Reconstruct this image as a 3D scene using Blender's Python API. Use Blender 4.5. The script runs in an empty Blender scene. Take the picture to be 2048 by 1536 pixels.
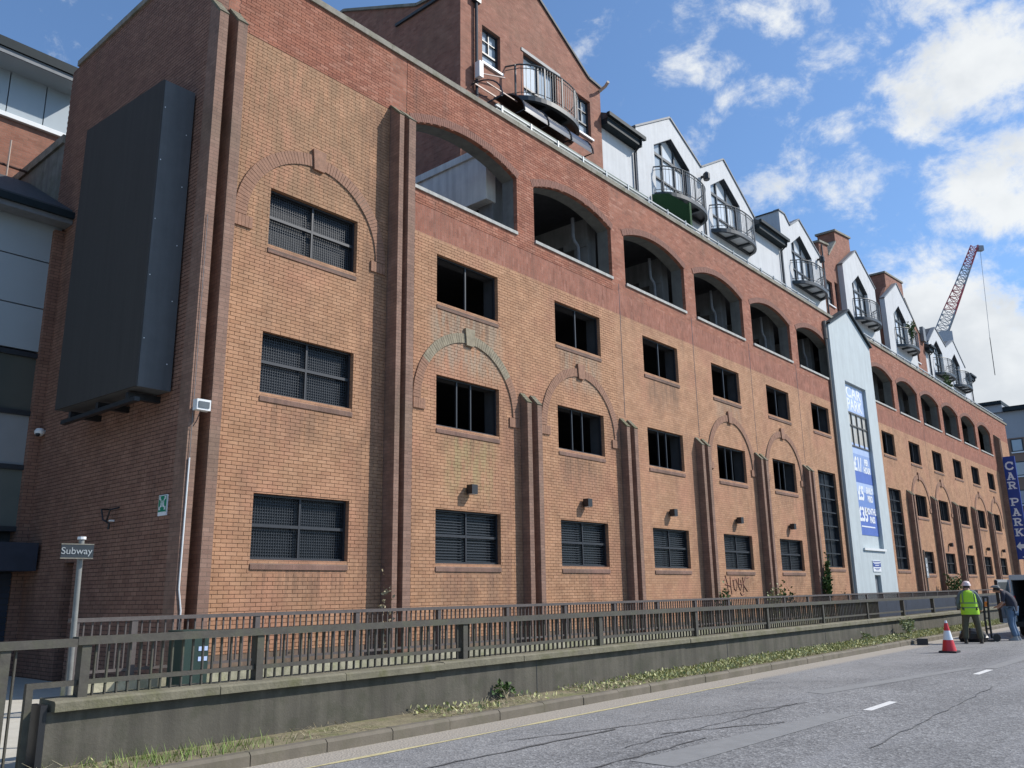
import bpy, bmesh, math, random
from mathutils import Vector, Matrix
from mathutils.geometry import tessellate_polygon
random.seed(7)
R = math.radians
scene = bpy.context.scene
COL = scene.collection

# ------------------------------------------------------------------ camera
cam_d = bpy.data.cameras.new("camera")
cam = bpy.data.objects.new("camera", cam_d); COL.objects.link(cam)
cam_d.sensor_width = 36.0
cam_d.lens = 1690.32 / 2048 * 36.0
cam_d.clip_start = 0.1; cam_d.clip_end = 3000
yaw, pitch, roll = 0.863028865, 0.242042377, -0.016254389
fwd = Vector((math.sin(yaw)*math.cos(pitch), math.cos(yaw)*math.cos(pitch), math.sin(pitch)))
rgt = Vector((math.cos(yaw), -math.sin(yaw), 0)); up = rgt.cross(fwd)
r2 = rgt*math.cos(roll) + up*math.sin(roll); u2 = up*math.cos(roll) - rgt*math.sin(roll)
M = Matrix((r2, u2, -fwd)).transposed().to_4x4()
M.translation = Vector((0, 0, 1.6))
cam.matrix_world = M
scene.camera = cam

# ------------------------------------------------------------------ light
SUN = Vector((1.1, -1.0, 1.3)).normalized()
sd = bpy.data.lights.new("sun", 'SUN'); sd.energy = 4.0; sd.angle = R(0.8); sd.color = (1.0, 0.95, 0.88)
so = bpy.data.objects.new("sun", sd); COL.objects.link(so)
so.rotation_euler = SUN.to_track_quat('Z', 'Y').to_euler()
scene.view_settings.view_transform = 'Standard'
scene.view_settings.look = 'None'
scene.view_settings.exposure = 0.4
scene.view_settings.gamma = 1.0
scene.view_settings.use_curve_mapping = False
scene.render.engine = 'CYCLES'
scene.cycles.max_bounces = 6
scene.cycles.use_adaptive_sampling = True
scene.cycles.use_denoising = True

# ------------------------------------------------------------------ node helper
class NT:
    def __init__(s, tree): s.t = tree
    def n(s, typ, **kw):
        nd = s.t.nodes.new(typ)
        for k, v in kw.items():
            if k == 'inp':
                for kk, vv in v.items():
                    if isinstance(vv, bpy.types.NodeSocket): s.t.links.new(vv, nd.inputs[kk])
                    else: nd.inputs[kk].default_value = vv
            else: setattr(nd, k, v)
        return nd
    def m(s, op, a, b=None, c=None, clamp=False):
        nd = s.t.nodes.new('ShaderNodeMath'); nd.operation = op; nd.use_clamp = clamp
        for i, v in enumerate((a, b, c)):
            if v is None: continue
            if isinstance(v, bpy.types.NodeSocket): s.t.links.new(v, nd.inputs[i])
            else: nd.inputs[i].default_value = v
        return nd.outputs[0]
    def mix(s, f, a, b, blend='MIX'):
        nd = s.t.nodes.new('ShaderNodeMix'); nd.data_type = 'RGBA'; nd.blend_type = blend
        for i, v in ((0, f), (6, a), (7, b)):
            if isinstance(v, bpy.types.NodeSocket): s.t.links.new(v, nd.inputs[i])
            else: nd.inputs[i].default_value = v if i == 0 else tuple(v) + ((1,) if len(v) == 3 else ())
        return nd.outputs[2]
    def noise(s, vec, scale, detail=4, rough=0.55, dist=0.0):
        nd = s.n('ShaderNodeTexNoise', inp={'Scale': scale, 'Detail': detail, 'Roughness': rough, 'Distortion': dist})
        if vec is not None: s.t.links.new(vec, nd.inputs['Vector'])
        return nd.outputs[0]
    def ramp(s, f, stops, interp='LINEAR'):
        nd = s.t.nodes.new('ShaderNodeValToRGB'); nd.color_ramp.interpolation = interp
        s.t.links.new(f, nd.inputs[0]); el = nd.color_ramp.elements
        while len(el) > 1: el.remove(el[-1])
        for i, (p, c) in enumerate(stops):
            e = el[0] if i == 0 else el.new(p)
            e.position = p; e.color = tuple(c) + (1,) if len(c) == 3 else c
        return nd.outputs[0]
    def xyz(s, x, y, z):
        nd = s.t.nodes.new('ShaderNodeCombineXYZ')
        for i, v in enumerate((x, y, z)):
            if isinstance(v, bpy.types.NodeSocket): s.t.links.new(v, nd.inputs[i])
            else: nd.inputs[i].default_value = v
        return nd.outputs[0]
    def smooth(s, v, lo, hi):
        nd = s.t.nodes.new('ShaderNodeMapRange'); nd.interpolation_type = 'SMOOTHSTEP'
        s.t.links.new(v, nd.inputs[0]); nd.inputs[1].default_value = lo; nd.inputs[2].default_value = hi
        return nd.outputs[0]

# ------------------------------------------------------------------ sky
world = bpy.data.worlds.new("World"); scene.world = world; world.use_nodes = True
W = NT(world.node_tree); world.node_tree.nodes.clear()
sky = W.n('ShaderNodeTexSky', sky_type='NISHITA', sun_disc=False, sun_elevation=math.asin(SUN.z),
          sun_rotation=math.atan2(SUN.x, SUN.y), air_density=1.0, dust_density=0.6, ozone_density=2.2)
tc = W.n('ShaderNodeTexCoord')
sep = W.n('ShaderNodeSeparateXYZ', inp={0: tc.outputs['Generated']})
az = W.m('MULTIPLY', W.m('ARCTAN2', sep.outputs[0], sep.outputs[1]), 57.2958)
el = W.m('MULTIPLY', W.m('ARCSINE', sep.outputs[2]), 57.2958)
CLOUDS = [(81.5, 29.3, 7.5, 4.2, 1.05), (82.5, 23.2, 6.0, 4.0, 1.1), (76.2, 16.0, 7.5, 5.0, 1.25), (81.0, 11.5, 8.5, 5.8, 1.25), (76.5, 7, 9, 5, .7), (87, 20, 6, 4, .4),
          (70.4, 25.4, 5.8, 2.4, .66), (63.3, 33.6, 4.6, 2.2, .42), (69.2, 35.8, 8.0, 2.2, .42), (74.5, 32.6, 4.2, 2.0, .42), (67.6, 31.2, 3.2, 1.6, .42),
          (72.3, 28.0, 2.8, 1.4, .36), (81.4, 18.9, 2.6, 1.1, .3), (79.0, 34, 6, 2.6, .5), (63.2, 29.7, 2.2, 1.7, .34), (67, 22.6, 3, 1.6, .3),
          (110, 25, 18, 9, .5), (-40, 30, 20, 9, .45), (150, 35, 22, 10, .5), (-110, 22, 24, 9, .5), (95, 48, 12, 5, .4), (-5, 55, 14, 6, .3), (-160, 40, 20, 9, .5)]
dens = None
for a, e, ra, re, s_ in CLOUDS:
    da = W.m('SUBTRACT', az, a); da = W.m('SUBTRACT', W.m('WRAP', da, 180.0, -180.0), 0.0) if abs(a) > 90 else da
    q = W.m('ADD', W.m('POWER', W.m('ABSOLUTE', W.m('DIVIDE', da, ra)), 2.0), W.m('POWER', W.m('ABSOLUTE', W.m('DIVIDE', W.m('SUBTRACT', el, e), re)), 2.0))
    b = W.m('MULTIPLY', W.m('SUBTRACT', 1.0, q, clamp=True), s_)
    dens = b if dens is None else W.m('MAXIMUM', dens, b)
stretch = W.n('ShaderNodeVectorMath', operation='MULTIPLY', inp={0: tc.outputs['Generated'], 1: (1, 1, 1.35)}).outputs[0]
n1 = W.noise(stretch, 13.0, 12, 0.67, 0.25)
n2 = W.noise(stretch, 30.0, 6, 0.6, 0.2)
nb = W.m('ADD', W.m('MULTIPLY', n1, 0.72), W.m('MULTIPLY', n2, 0.28))
cl = W.m('ADD', W.m('MULTIPLY', W.m('SUBTRACT', nb, 0.5), 2.7), W.m('MULTIPLY', dens, 0.75))
cover = W.smooth(cl, 0.10, 0.74)
shade_n = W.noise(stretch, 7.0, 5, 0.55)
thick = W.smooth(cl, 0.3, 0.75)
grey = W.m('MULTIPLY', thick, W.smooth(shade_n, 0.42, 0.68))
ccol = W.mix(grey, (6.9, 7.1, 7.2), (5.3, 5.6, 5.9))
hz = W.smooth(sep.outputs[2], 0.0, 0.30)
skyc = W.mix(1.0, W.mix(0.06, sky.outputs[0], (5.5, 6.2, 7.2)), (.80, 1.04, 1.27), 'MULTIPLY')
fin = W.mix(W.m('MULTIPLY', cover, 0.97), skyc, ccol)
bg = W.n('ShaderNodeBackground', inp={'Color': fin, 'Strength': 0.1})
wo = W.n('ShaderNodeOutputWorld'); world.node_tree.links.new(bg.outputs[0], wo.inputs[0])

# ------------------------------------------------------------------ object helpers
WLOC = {}
def tag(o, label=None, cat=None, group=None, kind=None):
    if label: o['label'] = label
    if cat: o['category'] = cat
    if group: o['group'] = group
    if kind: o['kind'] = kind
    return o
def link(o, parent=None, loc=(0, 0, 0)):
    COL.objects.link(o); loc = Vector(loc); o.location = loc; WLOC[o.name] = loc
    if parent is not None:
        o.parent = parent; o.matrix_parent_inverse = Matrix.Translation(-WLOC[parent.name])
    return o
def thing(name, loc, label, cat, group=None):
    o = bpy.data.objects.new(name, None); o.empty_display_size = .3
    link(o, None, loc); return tag(o, label, cat, group)

class MB:
    def __init__(s): s.v = []; s.f = []; s.m = []; s.mi = 0
    def add(s, vs, fs):
        b = len(s.v); s.v += [tuple(v) for v in vs]
        for f in fs: s.f.append(tuple(b + i for i in f)); s.m.append(s.mi)
        return s
    def box(s, x0, x1, y0, y1, z0, z1):
        return s.add([(x0,y0,z0),(x1,y0,z0),(x1,y1,z0),(x0,y1,z0),(x0,y0,z1),(x1,y0,z1),(x1,y1,z1),(x0,y1,z1)],
              [(0,3,2,1),(4,5,6,7),(0,1,5,4),(1,2,6,5),(2,3,7,6),(3,0,4,7)])
    def obox(s, c, ax, ay, az, hx, hy, hz):   # oriented box
        c = Vector(c); P = []
        for k in (-1, 1):
            for (i, j) in ((-1,-1),(1,-1),(1,1),(-1,1)): P.append(c + ax*(i*hx) + ay*(j*hy) + az*(k*hz))
        return s.add(P, [(0,3,2,1),(4,5,6,7),(0,1,5,4),(1,2,6,5),(2,3,7,6),(3,0,4,7)])
    def bar(s, a, b, w, h=None, upv=(0,0,1)):   # rectangular bar a to b
        a, b = Vector(a), Vector(b); d = b - a; L = d.length
        if L < 1e-6: return s
        d.normalize(); u = Vector(upv)
        if abs(d.dot(u)) > .99: u = Vector((1,0,0))
        sx = d.cross(u).normalized(); uz = sx.cross(d)
        return s.obox((a+b)/2, sx, d, uz, w/2, L/2, (h or w)/2)
    def tube(s, pts, r, n=8, closed=False, caps=True):
        pts = [Vector(p) for p in pts]; N = len(pts); rings = []
        for i, p in enumerate(pts):
            d = (pts[min(i+1, N-1)] - pts[max(i-1, 0)]).normalized()
            u = Vector((0,0,1)) if abs(d.z) < .95 else Vector((1,0,0))
            x = d.cross(u).normalized(); y = x.cross(d); rr = r[i] if isinstance(r, (list, tuple)) else r
            rings.append([p + x*(rr*math.cos(2*math.pi*k/n)) + y*(rr*math.sin(2*math.pi*k/n)) for k in range(n)])
        vs = [q for rg in rings for q in rg]; fs = []
        for i in range(N-1):
            for k in range(n): fs.append((i*n+k, i*n+(k+1)%n, (i+1)*n+(k+1)%n, (i+1)*n+k))
        if caps: fs.append(tuple(range(n-1,-1,-1))); fs.append(tuple((N-1)*n+k for k in range(n)))
        return s.add(vs, fs)
    def lathe(s, c, prof, n=20):
        c = Vector(c); vs = [c + Vector((r*math.cos(2*math.pi*k/n), r*math.sin(2*math.pi*k/n), z)) for r, z in prof for k in range(n)]
        fs = []
        for i in range(len(prof)-1):
            for k in range(n): fs.append((i*n+k, i*n+(k+1)%n, (i+1)*n+(k+1)%n, (i+1)*n+k))
        fs.append(tuple(range(n-1,-1,-1))); fs.append(tuple((len(prof)-1)*n+k for k in range(n)))
        return s.add(vs, fs)
    def plate(s, outer, holes, y0, y1, back=True, axis='Y', hole_back=None):
        """flat polygon (u,z) with holes, thickness from y0 (front) to y1; axis Y -> u=X, axis X -> u=Y"""
        P = (lambda u, z, y: (u, y, z)) if axis == 'Y' else (lambda u, z, y: (y, u, z))
        loops = [list(outer)] + [list(h) for h in holes]
        tri = tessellate_polygon([[Vector((u, z, 0)) for u, z in lp] for lp in loops])
        flat = [p for lp in loops for p in lp]
        s.add([P(u, z, y0) for u, z in flat], tri)
        if back: s.add([P(u, z, y1) for u, z in flat], [t[::-1] for t in tri])
        for li, lp in enumerate(loops):
            n = len(lp)
            for i in range(n):
                a, b = lp[i], lp[(i+1) % n]
                s.add([P(*a, y0), P(*b, y0), P(*b, y1), P(*a, y1)], [(0,1,2,3)])
        return s
    def build(s, name, mats, parent=None, base=(0,0,0), smooth=False, loc=None):
        me = s.mesh(name, mats, base, smooth)
        o = bpy.data.objects.new(name, me)
        return link(o, parent, base if loc is None else loc)
    def mesh(s, name, mats, base=(0,0,0), smooth=False, fixn=True):
        me = bpy.data.meshes.new(name); b = Vector(base)
        me.from_pydata([Vector(v) - b for v in s.v], [], s.f)
        if not isinstance(mats, (list, tuple)): mats = [mats]
        for m_ in mats: me.materials.append(m_)
        if len(mats) > 1: me.polygons.foreach_set('material_index', s.m)
        if smooth: me.polygons.foreach_set('use_smooth', [True]*len(me.polygons))
        me.update()
        if smooth:
            try: me.set_sharp_from_angle(angle=R(40))
            except Exception: pass
        return me
def inst(name, me, parent, loc, rotz=0):
    o = bpy.data.objects.new(name, me); link(o, parent, loc)
    if rotz: o.rotation_euler.z = rotz
    return o
def text_obj(name, s, size, m, parent, loc, rot, depth=.004, align='CENTER', sx=1.0, bold=0.0):
    cu = bpy.data.curves.new(name, 'FONT'); cu.body = s; cu.size = size; cu.extrude = depth; cu.align_x = align; cu.align_y = 'CENTER'; cu.offset = bold
    cu.materials.append(m); tmp = bpy.data.objects.new('tmp', cu); COL.objects.link(tmp)
    me = bpy.data.meshes.new_from_object(tmp.evaluated_get(bpy.context.evaluated_depsgraph_get())); bpy.data.objects.remove(tmp)
    o = bpy.data.objects.new(name, me); link(o, parent, loc); o['kind'] = 'stuff'; o.rotation_euler = rot; o.scale = (sx, 1, 1)
    return o

# ------------------------------------------------------------------ materials
def newmat(name):
    m_ = bpy.data.materials.new(name); m_.use_nodes = True; t = NT(m_.node_tree)
    b = m_.node_tree.nodes['Principled BSDF']; return m_, t, b
def lk(m_, a, b): m_.node_tree.links.new(a, b)
def plain(name, col, rough=.6, var=.12, scale=6.0, metal=0.0, bump=0.0, bscale=40, streak=0.0, spec=.5, dirt=None, dirt_amt=0.5):
    m_, t, b = newmat(name)
    g = t.n('ShaderNodeNewGeometry'); pos = g.outputs['Position']
    nz = t.noise(pos, scale, 5, .6)
    c = t.mix(1.0, col, t.ramp(nz, [(.25, (1-var,)*3), (.75, (1+var,)*3)]), 'MULTIPLY')
    if streak:
        st = t.noise(t.n('ShaderNodeVectorMath', operation='MULTIPLY', inp={0: pos, 1: (5, 5, .35)}).outputs[0], 1.0, 4, .6)
        c = t.mix(1.0, c, t.ramp(st, [(.3, (1-streak,)*3), (.62, (1.04,)*3)]), 'MULTIPLY')
    if dirt:
        dn = t.smooth(t.noise(pos, 2.3, 6, .65), .45, .68)
        c = t.mix(t.m('MULTIPLY', dn, dirt_amt), c, dirt)
    lk(m_, c, b.inputs['Base Color']); b.inputs['Roughness'].default_value = rough
    b.inputs['Metallic'].default_value = metal; b.inputs['Specular IOR Level'].default_value = spec
    if bump:
        bn = t.n('ShaderNodeBump', inp={'Strength': bump, 'Distance': .02, 'Height': t.noise(pos, bscale, 5, .6)})
        lk(m_, bn.outputs[0], b.inputs['Normal'])
    return m_
def brick(name, tones, mortar, tint=(.5, .25, .2), tint_amt=.35, stains_shade=(), rough=.85, bw=.225, bh=.075, soldier=False, grime=.0, jw=1.0, sills=()):
    m_, t, b = newmat(name)
    g = t.n('ShaderNodeNewGeometry'); pos = g.outputs['Position']
    p = t.n('ShaderNodeSeparateXYZ', inp={0: pos}); nn = t.n('ShaderNodeSeparateXYZ', inp={0: g.outputs['True Normal']})
    fx = t.m('GREATER_THAN', t.m('ABSOLUTE', nn.outputs[0]), .7)
    u = t.m('ADD', t.m('MULTIPLY', p.outputs[0], t.m('SUBTRACT', 1.0, fx)), t.m('MULTIPLY', p.outputs[1], fx))
    v = p.outputs[2]
    if soldier: u, v = v, u
    rv = t.m('DIVIDE', v, bh); row = t.m('FLOOR', rv); fz = t.m('FRACT', rv)
    off = t.m('MULTIPLY', t.m('FRACT', t.m('ADD', t.m('MULTIPLY', row, .5), .25)), bw)
    ru = t.m('DIVIDE', t.m('ADD', u, off), bw); cell = t.m('FLOOR', ru); fu = t.m('FRACT', ru)
    wn = t.n('ShaderNodeTexWhiteNoise', noise_dimensions='3D'); lk(m_, t.xyz(cell, row, fx), wn.inputs['Vector'])
    n = len(tones)
    c = t.ramp(wn.outputs[0], [(i/max(1, n-1), tn) for i, tn in enumerate(tones)])
    # slow changes of firing colour across the wall, and streaks of weathering
    big = t.noise(pos, .55, 4, .6); mid = t.noise(pos, 2.6, 5, .62)
    c = t.mix(t.m('MULTIPLY', t.smooth(big, .46, .70), tint_amt), c, tint)
    c = t.mix(1.0, c, t.ramp(mid, [(.28, (.80,)*3), (.72, (1.16,)*3)]), 'MULTIPLY')
    fine = t.noise(pos, 55, 4, .7)
    c = t.mix(1.0, c, t.ramp(fine, [(.25, (.86,)*3), (.75, (1.12,)*3)]), 'MULTIPLY')
    if grime:
        st = t.noise(t.n('ShaderNodeVectorMath', operation='MULTIPLY', inp={0: pos, 1: (2.2, 2.2, .22)}).outputs[0], 1.0, 5, .62)
        c = t.mix(t.m('MULTIPLY', t.smooth(st, .5, .74), grime), c, (.10, .075, .06))
    for (u0, u1, z0, z1, sc, amt) in stains_shade:
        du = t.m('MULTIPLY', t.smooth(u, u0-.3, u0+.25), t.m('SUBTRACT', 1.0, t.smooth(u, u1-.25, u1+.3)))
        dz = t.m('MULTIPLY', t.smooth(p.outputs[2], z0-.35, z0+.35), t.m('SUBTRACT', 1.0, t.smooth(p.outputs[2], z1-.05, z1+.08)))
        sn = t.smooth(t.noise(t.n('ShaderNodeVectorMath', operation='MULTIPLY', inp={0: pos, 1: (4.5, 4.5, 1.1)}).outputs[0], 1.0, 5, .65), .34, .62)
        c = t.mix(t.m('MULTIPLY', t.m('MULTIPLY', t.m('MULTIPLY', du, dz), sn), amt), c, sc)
    for (x00, pitch_, w_, rows_, sc, amt) in sills:    # water and soot running down under each sill
        pu = t.m('MULTIPLY', t.m('FRACT', t.m('DIVIDE', t.m('SUBTRACT', u, x00), pitch_)), pitch_)
        du = t.m('MULTIPLY', t.smooth(pu, .02, .3), t.m('SUBTRACT', 1.0, t.smooth(pu, w_-.3, w_-.02)))
        sn = t.smooth(t.noise(t.n('ShaderNodeVectorMath', operation='MULTIPLY', inp={0: pos, 1: (6.5, 6.5, .5)}).outputs[0], 1.0, 5, .65), .38, .66)
        bay = t.smooth(t.noise(t.n('ShaderNodeVectorMath', operation='MULTIPLY', inp={0: pos, 1: (.21, .21, .32)}).outputs[0], 1.0, 1, .5), .36, .62)
        dzs = None
        for (z0, z1) in rows_:
            dz = t.m('MULTIPLY', t.smooth(p.outputs[2], z0, z1), t.m('LESS_THAN', p.outputs[2], z1+.02)); dzs = dz if dzs is None else t.m('MAXIMUM', dzs, dz)
        c = t.mix(t.m('MULTIPLY', t.m('MULTIPLY', t.m('MULTIPLY', du, dzs), t.m('MULTIPLY', sn, bay)), amt), c, sc)
    # joints
    ju = t.m('ADD', t.m('LESS_THAN', fu, .022*jw), t.m('GREATER_THAN', fu, 1-.022*jw))
    jz = t.m('ADD', t.m('LESS_THAN', fz, .067*jw), t.m('GREATER_THAN', fz, 1-.067*jw))
    j = t.m('ADD', ju, jz, clamp=True)
    mc = t.mix(1.0, mortar, t.ramp(mid, [(.3, (.75,)*3), (.7, (1.2,)*3)]), 'MULTIPLY')
    c = t.mix(j, c, mc)
    lk(m_, c, b.inputs['Base Color']); b.inputs['Roughness'].default_value = rough; b.inputs['Specular IOR Level'].default_value = .25
    h = t.m('ADD', t.m('MULTIPLY', t.m('SUBTRACT', 1.0, j), 1.0), t.m('MULTIPLY', fine, .5))
    bn = t.n('ShaderNodeBump', inp={'Strength': .6, 'Distance': .008, 'Height': h}); lk(m_, bn.outputs[0], b.inputs['Normal'])
    return m_
GREYST = (.33, .29, .22); GREENST = (.33, .29, .14); DARKST = (.10, .085, .07)
winX = [13.62 + 4.7*k for k in range(5)]; winXR = [51.47, 56.17, 60.95, 65.75, 70.5]
stain_shade = [(7.9, 12.1, 8.3, 13.2, (.27,.17,.10), .7), (11.3, 12.0, 1.3, 12.8, (.24,.135,.085), .75), (15.95, 16.7, 1.0, 6.8, (.26,.14,.09), .7), (20.75, 21.4, 1.0, 6.8, (.26,.14,.09), .65), (25.5, 26.1, 1.0, 6.8, (.26,.14,.09), .6), (30.2, 30.8, 1.0, 6.8, (.26,.14,.09), .6), (12.6, 15.8, 10.0, 12.0, (.30,.2,.13), .3), (13.5, 15.9, 6.9, 8.36, GREYST, .7), (14.0, 15.6, 3.9, 5.25, GREENST, .55), (18.6, 20.4, 7.3, 8.36, GREYST, .55), (23.2, 25.1, 7.5, 8.36, DARKST, .35),  # strips left of pilasters: soft shade painted into the brick, with reddish staining
       (13.6, 15.9, 1.2, 2.15, DARKST, .3), (8.9, 11.2, 4.5, 5.2, DARKST, .22), (27.8, 29.8, 7.6, 8.36, GREYST, .35), (18.4, 20.5, 4.2, 5.2, DARKST, .25)]
BUFF = brick('buff_brick', [(.40,.222,.126), (.435,.242,.139), (.46,.262,.154), (.42,.231,.132), (.385,.207,.117), (.45,.252,.147)], (.25,.148,.095), tint=(.42,.205,.128), tint_amt=.7, stains_shade=stain_shade, grime=.22,
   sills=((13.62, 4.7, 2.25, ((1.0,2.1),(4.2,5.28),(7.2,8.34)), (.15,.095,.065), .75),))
RED = brick('red_brick', [(.29,.108,.065), (.34,.132,.082), (.25,.09,.056), (.37,.16,.105), (.31,.118,.072), (.40,.19,.13)], (.24,.15,.11), tint=(.26,.115,.07), tint_amt=.5, grime=.30)
BAND = brick('plum_brick', [(.29,.112,.072), (.335,.138,.092), (.25,.093,.06), (.36,.16,.112), (.305,.12,.078)], (.24,.145,.105), tint=(.26,.105,.07), tint_amt=.5, grime=.2, soldier=True)
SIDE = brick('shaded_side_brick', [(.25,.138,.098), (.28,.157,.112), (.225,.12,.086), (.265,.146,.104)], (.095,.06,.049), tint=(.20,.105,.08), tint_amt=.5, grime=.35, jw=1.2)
HOUSE = brick('house_brick', [(.28,.118,.078), (.325,.145,.098), (.25,.102,.068), (.35,.165,.115)], (.24,.155,.115), tint=(.27,.145,.095), tint_amt=.5, grime=.25)
PLUM = brick('pilaster_brick', [(.25,.15,.11), (.275,.168,.125), (.225,.134,.10), (.29,.18,.135)], (.17,.115,.088), tint=(.20,.145,.10), tint_amt=.5, grime=.4)
RING = plain('arch_brick', (.28,.15,.095), .85, .25, 9, bump=.3)
RINGST = plain('weathered_arch_brick', (.27,.23,.16), .9, .35, 7, bump=.3)
REDRING = plain('arcade_arch_brick', (.21,.095,.065), .85, .25, 9, bump=.3)
SILLB = brick('sill_brick', [(.185,.115,.085), (.21,.13,.098), (.16,.10,.078)], (.15,.11,.088), grime=.35, bw=.075, bh=.2, tint_amt=.2)
CONC = plain('concrete', (.42,.415,.385), .85, .2, 3, bump=.15, streak=.25)
CONCD = plain('dirty_concrete', (.20,.195,.17), .9, .25, 2.2, bump=.2, streak=.35, dirt=(.09,.10,.06))
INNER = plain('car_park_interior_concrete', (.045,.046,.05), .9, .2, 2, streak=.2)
COPE = plain('coping_concrete', (.24,.22,.18), .9, .25, 4, bump=.3, dirt=(.10,.10,.05), dirt_amt=.6)
MOSSC = plain('mossy_coping', (.165,.15,.105), .95, .25, 5, bump=.5, bscale=25, dirt=(.10,.10,.04), dirt_amt=.7)
WALLC = plain('weathered_wall_concrete', (.098,.089,.070), .92, .22, 1.6, bump=.25, streak=.4, dirt=(.05,.052,.032), dirt_amt=.65)
RENDER_ = plain('white_render', (.54,.55,.555), .8, .06, 2, streak=.10)
TOWERM = plain('tower_render', (.45,.50,.51), .75, .06, 2, streak=.08)
GREYM = plain('rail_paint', (.064,.057,.045), .65, .25, 12, bump=.15, dirt=(.09,.095,.05), dirt_amt=.5)
GREYB = plain('back_rail_paint', (.09,.075,.07), .65, .25, 12)
DARK = plain('dark_frame', (.022,.026,.032), .45, .15, 5)
FRAME = plain('window_steel', (.02,.023,.029), .5, .2, 8)
MESHM = plain('steel_mesh', (.038,.044,.052), .5, .15, 9)
BLACK = plain('black_plastic', (.014,.014,.016), .45, .1)
SLATE = plain('slate', (.055,.06,.065), .7, .3, 6, bump=.3)
LEAD = plain('lead', (.16,.17,.18), .6, .2, 5)
GALV = plain('galvanised_steel', (.30,.33,.34), .45, .12, 8, metal=.4)
BALC = plain('balcony_steel', (.036,.044,.05), .5, .15, 8)
WHITEP = plain('white_paint', (.72,.73,.72), .5, .05)
GUTTER = plain('dark_gutter', (.014,.022,.026), .6, .2, spec=.2)
PANEL = plain('grey_cladding', (.32,.37,.40), .45, .05, 1.2)
LEDM = plain('display_front', (.058,.056,.054), .85, .12, 60, spec=.15, streak=.10)
LEDS = plain('display_case', (.10,.105,.11), .6, .1, 3, spec=.25, streak=.12)
REDP = plain('red_plastic', (.62,.03,.035), .4, .1)
BLUEP = plain('sign_blue', (.014,.05,.27), .5, .08)
BLUEL = plain('banner_blue', (.10,.17,.48), .45, .1, 2)
PALEB = plain('banner_pale_blue', (.42,.52,.74), .45, .08, 2)
WHITES = plain('sign_white', (.78,.80,.82), .45, .04)
GREENS = plain('sign_green', (.0,.22,.11), .4, .06)
GREENG = plain('artificial_hedge', (.014,.06,.016), .9, .4, 30, bump=.8)
NAVY = plain('navy_board', (.022,.028,.045), .6, .25, 3)
GREENBOX = plain('cabinet_green', (.014,.036,.028), .5, .1)
PATHM = plain('pale_paving', (.47,.44,.37), .9, .1, 3, bump=.1)
def glass(name, col, rough=.06, spec=.8):
    m_ = plain(name, col, rough, .06, 2.0, spec=spec); return m_
PANE = glass('curtained_pane', (.34,.39,.43)); PANEW = glass('white_blind_pane', (.62,.65,.66)); PANED = plain('dark_pane', (.014,.018,.024), .35, .1, 2, spec=.25)
PANEO = glass('office_pane', (.085,.095,.085), .04)
def leafmat(name, a, b_):
    m_, t, b = newmat(name)
    oi = t.n('ShaderNodeNewGeometry'); wn = t.n('ShaderNodeTexWhiteNoise', noise_dimensions='1D')
    lk(m_, oi.outputs['Random Per Island'], wn.inputs['W'])
    c = t.mix(wn.outputs[0], a, b_); lk(m_, c, b.inputs['Base Color']); b.inputs['Roughness'].default_value = .7
    return m_
LEAFY = leafmat('verge_leaf', (.20,.23,.06), (.55,.52,.26)); LEAFG = leafmat('green_leaf', (.03,.07,.015), (.08,.14,.03))
LEAFD = leafmat('dry_stem', (.22,.17,.09), (.42,.37,.24)); LEAFP = leafmat('pale_leaf', (.15,.19,.06), (.42,.44,.25))

# ================================================================== SETTING
def asphalt():
    m_, t, b = newmat('asphalt'); g = t.n('ShaderNodeNewGeometry'); pos = g.outputs['Position']
    vo = t.n('ShaderNodeTexVoronoi', inp={'Scale': 40.0}); lk(m_, pos, vo.inputs['Vector'])
    agg = t.ramp(vo.outputs['Color'], [(0.0, (.085,.085,.088)), (.4, (.15,.149,.15)), (.75, (.235,.234,.232)), (1, (.37,.368,.362))])
    big = t.noise(pos, .5, 5, .6)
    c = t.mix(1.0, agg, t.ramp(big, [(.3, (.80,)*3), (.7, (1.22,)*3)]), 'MULTIPLY')
    yv = t.n('ShaderNodeSeparateXYZ', inp={0: pos}).outputs[1]
    wear = t.noise(t.n('ShaderNodeVectorMath', operation='MULTIPLY', inp={0: pos, 1: (.12, 1.6, 1)}).outputs[0], 1.0, 4, .55)
    c = t.mix(t.m('MULTIPLY', t.smooth(wear, .5, .66), .5), c, (.22, .22, .225))
    # worn, dusty strip along the kerb
    edge = t.m('MULTIPLY', t.smooth(yv, 5.2, 6.4), t.smooth(t.noise(pos, 1.7, 5, .6), .3, .6))
    c = t.mix(t.m('MULTIPLY', edge, .5), c, (.25, .245, .24))
    gut = t.smooth(yv, 7.10, 7.34)
    c = t.mix(t.m('MULTIPLY', gut, .85), c, (.34, .30, .245))
    lk(m_, c, b.inputs['Base Color']); b.inputs['Roughness'].default_value = .8; b.inputs['Specular IOR Level'].default_value = .35
    bn = t.n('ShaderNodeBump', inp={'Strength': .55, 'Distance': .012, 'Height': vo.outputs['Distance']}); lk(m_, bn.outputs[0], b.inputs['Normal'])
    return m_
ASPH = asphalt()
TAR = plain('tar_seam', (.10,.10,.10), .6, .3, 9)
SMOOTHA = plain('smooth_patch', (.205,.205,.203), .85, .12, 5, bump=.1, bscale=90)
PAINTW = plain('road_paint_white', (.62,.62,.60), .7, .2, 20)
PAINTY = plain('road_paint_yellow', (.46,.40,.22), .8, .3, 14)
GROUNDM = plain('city_ground', (.16,.155,.15), .9, .2, .2)
SOIL = plain('verge_soil', (.19,.16,.095), .95, .35, 4, bump=.8, bscale=18, dirt=(.14,.15,.05), dirt_amt=.8)
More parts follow.
